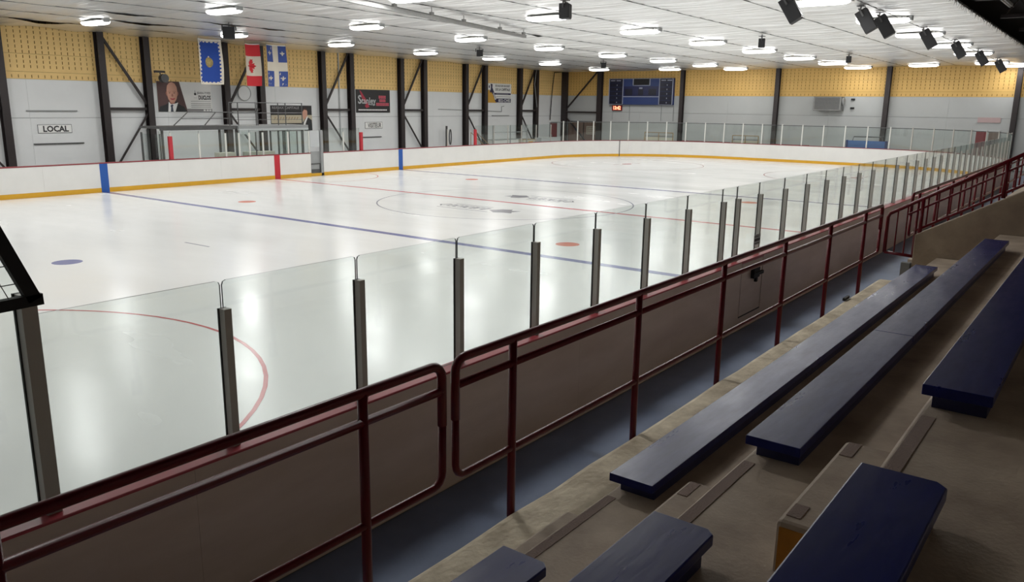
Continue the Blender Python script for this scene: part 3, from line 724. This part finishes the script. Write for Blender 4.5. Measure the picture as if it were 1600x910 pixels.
# ------------------------------------------------------------------ loudspeakers
def speaker(x, y, z, tilt, turn, sc, drop, label, grp):
    z -= 0 if tilt else .06
    t = thing('loudspeaker', label, 'loudspeaker', (x, y, z), grp)
    R = Matrix.Rotation(turn, 3, 'Z') @ Matrix.Rotation(tilt, 3, 'X'); c = Vector((x, y, z-drop))
    b = MB(); w2, h, d = (.18*sc, .62*sc, .16*sc) if tilt else (.2*sc, .4*sc, .14*sc)
    prof = [(-w2, -d), (w2, -d), (w2*.75, d), (-w2*.75, d)]
    b.prism(prof, lambda u, v: c+R @ Vector((u, v, -h)), lambda u, v: c+R @ Vector((u, v, 0))); cab = b.build('cabinet', M['spk'], t, bevel=.012)
    b = MB(); b.prism(rect(-w2*.88, -h*.95, w2*.88, -h*.05), lambda u, v: c+R @ Vector((u, -d-.012, v)), lambda u, v: c+R @ Vector((u, -d, v))); b.build('grille', M['black'], cab)
    b = MB(); b.tube([(x, y, z+(0 if tilt else .06)), c+R @ Vector((0, 0, 0))], .02, 6); b.box((x-.1, y-.1, z-.02), (x+.1, y+.1, z+.0)); b.bar(c+R @ Vector((-w2-.02, 0, -h*.3)), c+R @ Vector((-w2-.02, 0, .05)), .02, .05); b.bar(c+R @ Vector((w2+.02, 0, -h*.3)), c+R @ Vector((w2+.02, 0, .05)), .02, .05); b.bar(c+R @ Vector((-w2-.02, 0, .05)), c+R @ Vector((w2+.02, 0, .05)), .05, .02)
    b.build('bracket', M['dgrey'], t)
sp = [(-1.33, -10.03), (2.17, -11.0), (3.93, -11.09), (8.92, -11.36), (14.58, -11.43), (20.15, -11.51), (26.83, -11.49)]
for k, (x, y) in enumerate(sp):
    speaker(x, y, ZC(x)-.02, math.radians(-32), math.radians(8), 1.05, .14, 'black tilted loudspeaker in the hanging row on the right, %s from the front' % ords[k], 'tilted loudspeakers near the stands')
for (x, y, sc, lab) in ((-4.13, 10.05, 1.12, 'black box loudspeaker under the ceiling just above the light by the flags'), (9.17, 8.78, .8, 'black box loudspeaker hanging between two lights left of the school sign'),
                        (-3.46, -4.67, 1.0, 'black loudspeaker cut by the top edge above centre ice'), (20.58, 8.47, .75, 'small black loudspeaker hanging in front of the scoreboard corner'),
                        (9.17, -5.54, .85, 'black loudspeaker hanging near the middle of the ceiling'), (20.33, -5.83, .8, 'small black loudspeaker hanging before the far wall heater')):
    speaker(x, y, ZC(x)-.02, 0, math.radians(-40 if y > 0 else 20), sc, .1, lab, 'box loudspeakers under the ceiling')
# hanging track
t = thing('hanging_track', 'grey metal track hanging on short brackets under the ceiling at the top of the picture', 'track', (-2.2, .5, 6.0))
a, c = Vector((-9.5, -1.09, 6.05)), Vector((3.29, 1.66, 6.0))
b = MB(); b.bar(a, c, .12, .09); b.bar(a+Vector((0, 0, .05)), c+Vector((0, 0, .05)), .16, .015); b.build('track_beam', M['galv'], t)
for k in (.12, .3, .46, .62, .83, .99):
    p = a.lerp(c, k); z = ZC(p.x)
    b = MB(); b.box((p.x-.06, p.y-.05, p.z+.05), (p.x+.06, p.y+.05, p.z+.16)); b.tube([(p.x, p.y, p.z+.1), (p.x, p.y, z+.02)], .012, 6); b.build('hanger', M['galv'], t)
MB().tube([a+Vector((0, .12, .12)), c+Vector((-.5, .12, .12))], .015, 6).build('cable', M['dgrey'], t)

# ------------------------------------------------------------------ flags
def flag(name, label, x0, x1, z0, z1, y, sag=.2):
    t = thing(name, label, 'flag', ((x0+x1)/2, y, z1), 'flags hanging over the far side')
    def fn(u, v, d):
        # u,v in 0..1, d toward the ice
        bow = sag*(1-(2*u-1)**2); sh = .02*math.sin(9*u+5*v)
        return (x0+(x1-x0)*(u+.02*math.sin(4*v)), y+bow+sh-d, z0+(z1-z0)*v-.06*bow)
    pts = [fn(k/12, 1, 0) for k in range(13)]
    MB().tube([(p[0], p[1], p[2]+.01) for p in pts], .022, 6).build('rod', M['white'], t)
    b = MB()
    for p in (pts[0], pts[-1]): b.tube([p, (p[0], p[1], ZC(p[0])+.03)], .006, 4)
    b.build('cord', M['dgrey'], t)
    return t, fn
def cloth(fn, u0, v0, u1, v1, m, t, d=0, name='flag_cloth', n=8, th=.003):
    vs = []; fs = []
    for i in range(n+1):
        for j in range(n+1): vs.append(fn(u0+(u1-u0)*i/n, v0+(v1-v0)*j/n, d))
    q = n+1
    fs = [(i*q+j, (i+1)*q+j, (i+1)*q+j+1, i*q+j+1) for i in range(n) for j in range(n)]
    return MB().add(vs, fs).build(name, M[m], t, rec=False, smooth=True)
t, fn = flag('city_flag', 'royal blue hanging flag with white notched border and gold emblem', -1.08, .14, 4.2, 6.2, 17)
cloth(fn, 0, 0, 1, 1, 'flag_blue', t)
for (a, c, e, f) in ((0, .0, .07, 1), (.93, 0, 1, 1), (0, 0, 1, .04), (0, .965, 1, 1)):
    cloth(fn, a, c, e, f, 'flag_white', t, .006, 'border', 6)
b = MB()
for k in range(11):
    v = .07+.86*k/10
    for (a, c) in ((.05, .115), (.885, .95)): 
        flat(rect(a, v-.022, c, v+.022), lambda u, vv, d: fn(u, vv, d+.004), 'border_notch', M['flag_white'], t)
for k in range(5):
    u = .18+.64*k/4
    for (a, c) in ((.03, .06), (.94, .97)): flat(rect(u-.045, a, u+.045, c), lambda uu, vv, d: fn(uu, vv, d+.004), 'border_notch', M['flag_white'], t)
for (bar_) in ((0, .012), (.988, 1)): pass
em = flat(ell(.5, .5, .17, .115, 20), lambda u, v, d: fn(u, v, d+.006), 'emblem', M['gold'], t)
for pl, m in (([(.38, .47), (.62, .47), (.58, .42), (.42, .42)], 'brickred'), ([(.44, .48), (.5, .6), (.55, .48)], 'flag_white'), ([(.42, .53), (.46, .53), (.46, .48), (.42, .48)], 'brickred'), (ell(.5, .625, .03, .018, 10), 'flag_white')):
    flat(pl, lambda u, v, d: fn(u, v, d+.011), 'emblem_detail', M[m], t)
t, fn = flag('maple_leaf_flag', 'red and white hanging flag with a red maple leaf turned on its side', 1.41, 2.27, 4.19, 6.15, 17, .25)
cloth(fn, 0, 0, 1, .245, 'flag_red', t); cloth(fn, 0, .245, 1, .72, 'flag_white', t); cloth(fn, 0, .72, 1, 1, 'flag_red', t)
hl = [(0, 1.0), (.16, .70), (.36, .80), (.28, .36), (.52, .60), (.58, .46), (.84, .52), (.76, .26), (.88, .16), (.50, -.16), (.55, -.30), (.06, -.24), (.06, -.62)]
leaf = hl+[(-x, y) for x, y in reversed(hl[1:])]
flat([(.46+y*.34, .485-x*.2) for x, y in leaf], lambda u, v, d: fn(u, v, d+.008), 'maple_leaf', M['flag_red'], t)
t, fn = flag('lily_flag', 'blue hanging flag with a white cross and four white lilies', 2.64, 3.83, 4.19, 6.17, 17, .14)
cloth(fn, 0, 0, 1, 1, 'flag_white', t)
fl_h = [(0, 1), (.14, .72), (.16, .45), (.10, .18), (.22, .28), (.36, .46), (.56, .46), (.64, .28), (.56, .10), (.46, .14), (.40, .04), (.28, 0), (.28, -.10), (.12, -.10), (.16, -.36), (0, -.6)]
lily = fl_h+[(-x, y) for x, y in reversed(fl_h[1:-1])]
for (u0, u1) in ((.0, .38), (.64, 1)):
    for (v0, v1) in ((.0, .38), (.6, 1)):
        cloth(fn, u0, v0, u1, v1, 'flag_blue2', t, .006, 'canton', 5)
        cx, cy = (u0+u1)/2, (v0+v1)/2
        flat([(cx+x*.16, cy+y*.075) for x, y in lily], lambda u, v, d: fn(u, v, d+.01), 'lily', M['flag_white'], t)

# ------------------------------------------------------------------ signs on the far side wall
def sign(name, label, u0, v0, u1, v1, m, fn=fl, d=.04, cat='sign'):
    mid = fn((u0+u1)/2, v0, 0); t = thing(name, label, cat, mid)
    b = MB(); b.prism(rect(u0, v0, u1, v1), lambda u, z: fn(u, z, .001), lambda u, z: fn(u, z, d)); b.build('sign_panel', M[m], t)
    W_, H_ = u1-u0, v1-v0
    def g(u, v, dd): return fn(u0+u*W_, v0+v*H_, d+dd)
    return t, g
L2_ = lambda g, off: (lambda u, v, d: g(u, v, d+off))
t, g = sign('portrait_sign', 'white advertising sign with a portrait of a bald person in dark suit', -1.68, 2.9, 1.2, 4.33, 'paper')
flat([(0, 0), (.53, 0), (.405, 1), (0, 1)], g, 'photo_backdrop', M['maroon'], t)
flat([(.0, 0), (.52, 0), (.47, .16), (.36, .26), (.33, .34), (.22, .34), (.14, .24), (.03, .17)], L2_(g, .004), 'suit', M['suit'], t)
flat([(.17, 0), (.30, 0), (.36, .31), (.30, .27), (.22, .27), (.19, .33)], L2_(g, .007), 'shirt', M['paper'], t)
flat([(.215, 0), (.265, 0), (.255, .16), (.27, .22), (.245, .25), (.215, .2), (.225, .15)], L2_(g, .010), 'tie', M['tie'], t)
flat([(.22, .25), (.30, .27), (.30, .36), (.20, .38)], L2_(g, .010), 'neck', M['skin_dk'], t)
hd = [(.265, .29), (.30, .32), (.335, .42), (.355, .55), (.36, .68), (.35, .82), (.32, .93), (.27, .98), (.22, .95), (.18, .86), (.165, .72), (.17, .56), (.185, .42), (.225, .31)]
flat(hd, L2_(g, .013), 'head', M['skin'], t)
flat([(.165, .66), (.15, .66), (.148, .58), (.165, .52), (.175, .56)], L2_(g, .013), 'ear', M['skin_dk'], t); flat([(.36, .66), (.375, .66), (.375, .58), (.357, .52)], L2_(g, .013), 'ear', M['skin_dk'], t)
for u in (.215, .30):
    flat([(u-.026, .658), (u, .668), (u+.026, .658), (u+.026, .67), (u, .682), (u-.026, .67)], L2_(g, .017), 'brow', M['skin_dk'], t); flat(ell(u, .622, .013, .013, 10), L2_(g, .017), 'eye', M['hair'], t)
flat([(.256, .6), (.266, .6), (.281, .515), (.262, .5), (.243, .515)], L2_(g, .017), 'nose', M['skin_dk'], t)
flat([(.213, .452), (.262, .43), (.312, .452), (.29, .405), (.262, .395), (.235, .405)], L2_(g, .017), 'mouth', M['signred'], t)
text('JEAN-YVES', g, .72, .58, .985, .68, M['ink_grey'], t, bold=.03); text('DUCLOS', g, .75, .41, .985, .56, M['ink'], t, bold=.04)
flat(ell(.69, .6, .022, .04, 12), g, 'crest', M['ink'], t); flat([(.685, .64), (.69, .74), (.695, .64)], g, 'crest', M['ink'], t); flat(rect(.66, .47, .72, .478), g, 'crest', M['ink_grey'], t)
for v in (.35, .27, .21, .15): flat(rect(.6, v, .98, v+(.012 if v > .3 else .018)), g, 'small_print', M['ink_grey'], t)
flat([(.535, 0), (1, 0), (1, .1), (.52, .1)], g, 'footer_band', M['ink_grey'], t)
for u in (.85, .91, .96): flat(rect(u-.018, .02, u+.018, .08), L2_(g, .004), 'footer_icon', M['paper'], t)
t, g = sign('agent_sign', 'black and tan advertising sign with a person in a dark suit, behind the platform rail', 4.75, 1.88, 7.52, 3.25, 'signblack')
flat(rect(.0, .3, 1, .62), g, 'tan_band', M['signtan'], t)
text('RE/MAX CAPITALE', g, .03, .86, .68, .96, M['ink_grey'], t, bold=.02)
for k in range(9):
    u = .06+.068*k; flat([(u, .42), (u+.02, .43), (u+.05, .54), (u+.03, .55)], L2_(g, .004), 'script_stroke', M['wood'], t)
    if k % 2: flat(rect(u+.02, .44, u+.06, .46), L2_(g, .004), 'script_stroke', M['wood'], t)
flat([(.72, 0), (1, 0), (.99, .42), (.9, .52), (.84, .5), (.78, .36), (.74, .3)], L2_(g, .006), 'suit', M['suit'], t)
flat([(.74, 0), (.79, 0), (.83, .28), (.895, .54), (.875, .57), (.79, .34)], L2_(g, .009), 'shirt', M['paper'], t)
flat([(.77, .52), (.795, .43), (.84, .5), (.88, .6), (.885, .75), (.86, .86), (.80, .88), (.765, .78), (.76, .64)], L2_(g, .012), 'head', M['skin'], t)
flat([(.755, .74), (.77, .84), (.81, .92), (.86, .9), (.885, .8), (.86, .82), (.80, .84), (.77, .76)], L2_(g, .016), 'hair', M['hair'], t)
t, g = sign('black_sponsor_sign', 'black sponsor sign with silver and pink lettering between two dark columns', 10.9, 2.87, 13.7, 4.23, 'signblack')
flat([(.10, .97), (.14, .93), (.27, .62), (.38, .25), (.29, .2), (.24, .3), (.28, .34), (.17, .62)], L2_(g, .003), 'swoosh', M['signred'], t)
text('S', g, .05, .38, .15, .76, M['lgrey'], t, .012, bold=.02); text('tanley', g, .145, .3, .57, .66, M['lgrey'], t, .012, bold=.012)
flat([(.34, .345), (.54, .325), (.55, .355), (.34, .375)], L2_(g, .010), 'underline', M['lgrey'], t)
for (u0, v0, u1, v1) in ((.66, .62, .88, .75), (.68, .47, .87, .59), (.58, .3, .97, .43)):
    n = 4 if u1-u0 < .3 else 8
    for k in range(n):
        a = u0+(u1-u0)*k/n; c = u0+(u1-u0)*(k+.82)/n
        flat(rect(a, v0, c, v1), L2_(g, .004), 'letter_block', M['signpink'], t); flat(rect(a+(c-a)*.35, v0+(v1-v0)*.35, c-(c-a)*.2, v1-(v1-v0)*.3), L2_(g, .009), 'letter_block', M['signred'], t)
for k in range(18):
    a = .06+.85*k/18; flat(rect(a, .09, a+.036, .145), L2_(g, .004), 'small_print', M['paper'], t)
t, g = sign('school_sign', 'white, gold and navy hockey school sign with a skating player shape', 23.45, 3.58, 26.25, 4.95, 'paper')
flat([(0, 0), (.38, 0), (.3, .2), (.2, .45), (.1, .7), (0, .62)], g, 'gold_field', M['signgold'], t)
flat([(.12, .98), (.2, .95), (.19, .78), (.25, .6), (.3, .4), (.36, .2), (.42, .02), (.34, .02), (.28, .2), (.22, .42), (.15, .55), (.1, .5), (.09, .72), (.04, .8), (.06, .9), (.13, .84)], L2_(g, .005), 'player_shape', M['signnavy'], t)
flat([(.1, .9), (.13, .86), (.12, .68), (.08, .6), (.085, .8)], L2_(g, .01), 'player_highlight', M['paper'], t); flat([(.22, .54), (.25, .5), (.34, .16), (.3, .16)], L2_(g, .01), 'player_highlight', M['paper'], t)
text('ÉCOLE DE HOCKEY', g, .32, .83, .95, .95, M['ink'], t, shear=.15, bold=.03); text('DE LA CAPITALE', g, .32, .63, .95, .76, M['ink'], t, shear=.15, bold=.03)
flat(rect(.25, .42, .98, .51), g, 'navy_band', M['signnavy'], t); flat(rect(.36, .45, .86, .475), L2_(g, .004), 'small_print', M['ink_grey'], t)
flat(rect(.36, .3, .98, .33), g, 'small_print', M['ink_grey'], t)
flat([(.34, .02), (.98, .02), (.98, .23), (.38, .23)], L2_(g, .007), 'navy_band', M['signnavy'], t); text('832-CHIS', g, .45, .05, .95, .2, M['paper'], t, .014, bold=.01)
def plate(name, label, u0, v0, u1, v1, s):
    t, g = sign(name, label, u0, v0, u1, v1, 'ink', d=.02)
    flat(rect(.012, .05, .988, .95), g, 'white_face', M['paper'], t); text(s, g, .15, .14, .9 if s == 'LOCAL' else .93, .86, M['ink'], t, .008, bold=.035 if s == 'LOCAL' else .015)
plate('local_plate', 'small white plate reading LOCAL on the wide white wall panel', -7.22, 1.98, -5.8, 2.35, 'LOCAL')
plate('visitor_plate', 'small white plate reading VISITEUR under the black sponsor sign', 11.58, 1.91, 13.03, 2.3, 'VISITEUR')
# floodlight, mirror
t = thing('wall_floodlight', 'small grey floodlight on a bracket beside the dark column, left of the portrait sign', 'floodlight', (-1.85, 19.3, 4.5))
b = MB(); b.bar((-2.0, 19.3, 4.75), (-1.5, 19.3, 4.75), .08, .1); b.build('bracket', M['steel'], t)
b = MB(); b.tube([(-1.72, 19.3, 4.7), (-1.72, 19.22, 4.42)], .03, 6); b.prism(ell(-1.6, 4.45, .2, .2, 14), lambda u, z: (u, 19.1, z), lambda u, z: (u*.98-.03, 19.35, z)); b.build('lamp_head', M['dgrey'], t)
t = thing('wall_mirror', 'round pale convex mirror on the wall under the flags', 'mirror', (3.0, YW-.1, 3.6))
b = MB(); b.prism(ell(3.1, 3.86, .38, .38, 24), lambda u, z: (u, YW-.01, z), lambda u, z: (u, YW-.12, z)); b.build('mirror_face', M['panel'], t)
b = MB(); b.tube([(3.1+.38*math.cos(a), YW-.12, 3.86+.38*math.sin(a)) for a in [2*PI*k/24 for k in range(24)]], .022, 5, True); b.build('mirror_rim', M['grey'], t)

# ------------------------------------------------------------------ end wall: scoreboard, clock, heater
fs_ = lambda u, z, d: (XE-.36-d, u, z)
t = thing('scoreboard', 'wide blue scoreboard with dark penalty columns on the end wall', 'scoreboard', (XE-.2, 12.6, 3.58))
MB().box((XE-.3, 9.88, 3.58), (XE-.02, 15.34, 5.52)).build('case', M['navy'], t)
G = lambda u, v, d: (XE-.3-d, 15.34-u*5.46, 3.58+v*1.94)
for (a, c) in ((0, .235), (.79, 1)):
    flat(rect(a+.012, .015, c-.012, .985), G, 'penalty_panel', M['navy_dk'], t, .01)
    for k in range(5): flat(rect(a+.02, .165*k+.17, c-.02, .165*k+.178), L2_(G, .012), 'row_line', M['navy'], t)
    for k in range(5): flat(rect((a+c)/2+.01, .165*k+.06, (a+c)/2+.02, .165*k+.11), L2_(G, .012), 'row_digit', M['board_grey'], t)
    for k in range(2): flat(rect(a+.03+k*.09, .9, a+.10+k*.09, .94), L2_(G, .012), 'heading', M['board_grey'], t)
for (u0, v0, u1, v1) in ((0, 0, .012, 1), (.235-.012, 0, .235, 1), (.79, 0, .802, 1), (.988, 0, 1, 1), (0, .985, 1, 1), (.235, .29, .79, .32), (0, 0, .235, .015), (.79, 0, 1, .015), (.38, .72, .395, 1), (.64, .72, .655, 1), (.38, .72, .655, .745)):
    flat(rect(u0, v0, u1, v1), L2_(G, .01), 'trim', M['board_grey'], t, .012)
flat(rect(.395, .745, .64, .985), G, 'time_window', M['black'], t, .01)
flat(rect(.24, .33, .785, .7), G, 'score_field', mat('scoreboard_mid', lin(26, 32, 76), .4), t, .006)
for (a, c) in ((.26, .38), (.47, .55), (.63, .75)): flat(rect(a, .36, c, .6), L2_(G, .008), 'digit_window', M['navy_dk'], t)
flat(rect(.485, .6, .535, .66), L2_(G, .008), 'heading', M['board_grey'], t)
t = thing('wall_clock', 'small red digital clock glowing under the left end of the scoreboard', 'clock', (XE-.1, 14.67, 3.12))
MB().box((XE-.14, 14.25, 3.12), (XE-.02, 15.1, 3.52)).build('case', M['led_face'], t)
GC = lambda u, v, d: (XE-.14-d, 15.1-u*.85, 3.12+v*.4)
text('13:42', GC, .16, .16, .92, .86, M['led_red'], t, .01, 'digits', bold=.03)
t = thing('wall_heater', 'grey box heater with louvred front high on the end wall', 'heater', (XE-.4, -1.45, 3.3))
b = MB(); b.box((XE-.75, -2.3, 3.32), (XE-.02, -.52, 4.22)); b.build('case', M['galv'], t, bevel=.03)
for k in range(9): MB().box((XE-.775, -2.2, 3.42+.085*k), (XE-.75, -.62, 3.47+.085*k)).build('louvre', M['dgrey'], t)
b = MB(); b.tube([(XE-.4, -2.32, 3.9), (XE-.4, -2.4, 3.9)], .25, 16); b.build('fan_ring', M['grey'], t)
for z in (3.5, 4.05): MB().box((XE-.1, -2.95, z-.05), (XE-.02, -2.72, z+.06)).build('control_box', M['black'], t)
tag(MB().box((XE-.04, -12.0+1.9, 2.75), (XE-.01, -12+.7, 3.05)).build('faded_notice', mat('faded_pink', lin(190, 165, 164), .6), None), 'faded pink notice on the wall above the two far right doors', 'sign')

# ------------------------------------------------------------------ timekeepers' platform behind the far boards
t = thing('camera_platform', 'grey steel platform with guard rails behind the far boards under the flags', 'platform', (-1, 15.2, 0))
MB().box((-4.75, 14.5, 2.27), (-1.0, 16.0, 2.36)).build('deck', M['dgrey'], t); MB().box((-1.0, 14.4, 2.22), (2.9, 16.2, 2.36)).build('deck', M['grey'], t)
MB().box((-1.0, 14.38, 2.12), (2.9, 14.42, 2.22)).build('deck_fascia', M['lgrey'], t)
b = MB(); b.box((-4.7, 14.48, 2.2), (-1.1, 14.52, 2.28))
for k in range(14): b.bar((-4.7+k*.26, 14.5, 2.2), (-4.55+k*.26, 14.5, 2.36), .02, .02)
b.build('deck_truss', M['dgrey'], t)
Yp = 14.6
for pts in ([(-4.0, Yp, 2.4), (-3.32, Yp, 2.95), (-1.1, Yp, 2.95)], [(-3.65, Yp, 2.68), (-1.1, Yp, 2.68)], [(-2.55, Yp, 2.4), (-1.98, Yp, 2.95)]):
    MB().tube(pts, .022, 6).build('side_rail', M['dgrey'], t)
for z in (3.38, 2.92, 2.62): MB().tube([(-1.3, Yp, z), (2.75, Yp, z)], .02 if z > 2.7 else .012, 6).build('guard_rail', M['dgrey'], t)
for x in (-1.3, -.85, .1, .18, 1.33, 1.75, 2.72): MB().tube([(x, Yp, 2.3), (x, Yp, 3.38)], .024, 6).build('guard_post', M['dgrey'], t)
for (x, y) in ((-4.5, 15.8), (-1, 15.9), (2.7, 16.0), (2.7, 14.6), (-1, 14.6), (-4.5, 14.7)):
    MB().box((x-.04, y-.04, 0), (x+.04, y+.04, 2.22)).build('leg', M['dgrey'], t)
MB().box((-1.0, 14.36, 1.98), (-.4, 14.4, 2.2)).build('white_plate', M['lgrey'], t)
# boxes behind the glass: penalty bench screens
t = thing('penalty_box', 'glass screened penalty box with grey frames beside the open door in the far boards', 'penalty box', (1.0, 14.0, 0))
for x in (-5.4, -.9, .9, 1.35, 1.62): 
    MB().box((x-.007, 13.3, .1), (x+.007, 14.7, 2.1)).build('glass_screen', M['glass_far'], t); MB().box((x-.03, 14.66, 0), (x+.03, 14.72, 2.15)).build('screen_post', M['dgrey'], t); MB().box((x-.02, 13.28, 1.1), (x+.02, 13.33, 2.12)).build('screen_post', M['dgrey'], t)
MB().box((-5.2, 14.8, .4), (-1.2, 15.2, .46)).build('bench_seat', M['cream'], t); MB().box((-5.2, 14.95, 0), (-5.1, 15.1, .4)).build('leg', M['dgrey'], t); MB().box((-1.35, 14.95, 0), (-1.25, 15.1, .4)).build('leg', M['dgrey'], t)
MB().box((-2.3, 14.0, 0), (-1.5, 14.4, 1.22)).build('desk', M['cream'], t); MB().box((-.8, 14.0, 0), (.6, 14.5, 1.2)).build('desk', M['cream'], t)

# ------------------------------------------------------------------ things behind the far corner and end boards
def box_thing(name, label, cat, a, c, m, extra=None):
    t = thing(name, label, cat, ((a[0]+c[0])/2, (a[1]+c[1])/2, a[2])); MB().box(a, c).build('body', M[m], t, bevel=.015)
    zt = c[2]; MB().box((a[0]-.02, a[1]-.02, zt), (c[0]+.02, c[1]+.02, zt+.03)).build('lid', M[extra or m], t); return t
t = box_thing('low_cabinet', 'long low white cabinet behind the far boards under the hockey school sign', 'cabinet', (20.6, 16.8, 0), (23.3, 17.4, 1.08), 'white', 'grey')
box_thing('carton', 'cream carton with yellow patch behind the far boards near the corner', 'box', (23.9, 16.8, 0), (25.3, 17.4, 1.03), 'cream', 'wood'); MB().box((24.5, 16.79, .6), (25.0, 16.8, .9)).build('yellow_patch', M['signgold'], bpy.data.objects['carton'])
box_thing('equipment_chest', 'white chest behind the far boards left of the dark red door', 'chest', (26.1, 16.8, 0), (28.6, 17.4, 1.08), 'lgrey')
t = thing('stair_rails', 'pair of thin sloping handrails behind the far boards beside the red post', 'handrail', (19.6, 17, 0))
for dy in (0, .5):
    MB().tube([(18.9, 17+dy, 0), (18.9, 17+dy, 1.62), (20.3, 17+dy, .75), (20.3, 17+dy, 0)], .03, 6).build('handrail', M['wood'], t)
t = thing('pipe_rack', 'thin grey metal rack behind the glass under the hockey school sign', 'rack', (22, 16.0, 0))
for x in (19.4, 21.3, 23.2): MB().box((x-.025, 16.0, 0), (x+.025, 16.05, 2.1)).build('upright', M['grey'], t)
for z in (1.15, 1.62): MB().box((19.4, 16.0, z), (23.2, 16.05, z+.04)).build('shelf_bar', M['grey'], t)
t = thing('wall_pole', 'thin grey pole with a dark hose coil behind the far boards', 'pole', (18.2, 19.3, 0))
MB().box((18.5, 19.3, 0), (18.6, 19.4, 2.0)).build('pole', M['dgrey'], t)
MB().tube([(19.0, 19.45, 1.1+.35*math.sin(a)) if False else (19.1+.1*math.cos(a), 19.5, 1.25+.5*math.sin(a)) for a in [2*PI*k/16 for k in range(16)]], .04, 6, True).build('hose_coil', M['dgrey'], t)
def goal_like(y0, y1, z1, label, x=31.9):
    t = thing('team_bench', label, 'bench', (x, (y0+y1)/2, 0), 'pale benches behind the end glass')
    for y in (y0, (y0+y1)/2, y1): MB().tube([(x, y, 0), (x, y, z1)], .035, 6).build('frame_post', M['wood'], t)
    MB().tube([(x, y0, z1), (x, y1, z1)], .035, 6).build('frame_rail', M['wood'], t)
    MB().box((x+.1, y0, z1-.32), (x+.14, y1, z1-.22)).build('backrest_slat', M['grey'], t); MB().box((x+.1, y0, .2), (x+.14, y1, z1-.35)).build('backrest', M['cream'], t); MB().box((x+.15, y0, .42), (x+.5, y1, .47)).build('seat', M['cream'], t)
goal_like(9.15, 11.45, 1.58, 'pale framed bench behind the end glass below the scoreboard'); goal_like(2.75, 4.6, 1.56, 'pale framed bench behind the end glass left of the third far column')
t = thing('blue_bench_box', 'blue boxed bench with metal rail behind the end glass at the right', 'bench', (31.9, -4.4, 0))
MB().box((31.7, -5.5, 0), (31.76, -3.1, 1.5)).build('front_board', M['benchblue2'], t); MB().box((31.76, -5.5, .4), (32.3, -3.1, .46)).build('seat', M['benchblue2'], t); MB().box((31.68, -5.55, 0), (31.8, -5.42, 1.52)).build('end_board', M['navy'], t); MB().box((31.68, -3.2, 0), (31.8, -3.07, 1.52)).build('end_board', M['navy'], t)
MB().tube([(32.2, -3.3, 1.3), (32.2, -3.4, 1.72), (32.2, -5.1, 1.74), (32.2, -5.2, 1.3)], .03, 6).build('back_rail', M['dgrey'], t)
for k, (y0, y1) in enumerate(((4.9, 8.5), (-.6, 1.9))):
    t = thing('red_bench', ['long dark red bench edge above the end boards left of the pale framed bench', 'short dark red bench edge above the end boards right of the third far column'][k], 'bench', (32.2, (y0+y1)/2, 0))
    MB().box((32.0, y0, .98), (32.3, y1, 1.07)).build('seat', M['red'], t)
    for y in (y0+.2, y1-.2): MB().box((32.1, y-.04, 0), (32.2, y+.04, .98)).build('leg', M['dgrey'], t)

for o in bpy.data.objects:
    if 'label' in o and len(o['label'].split()) > 16: print('LONG', o.name, o['label'])
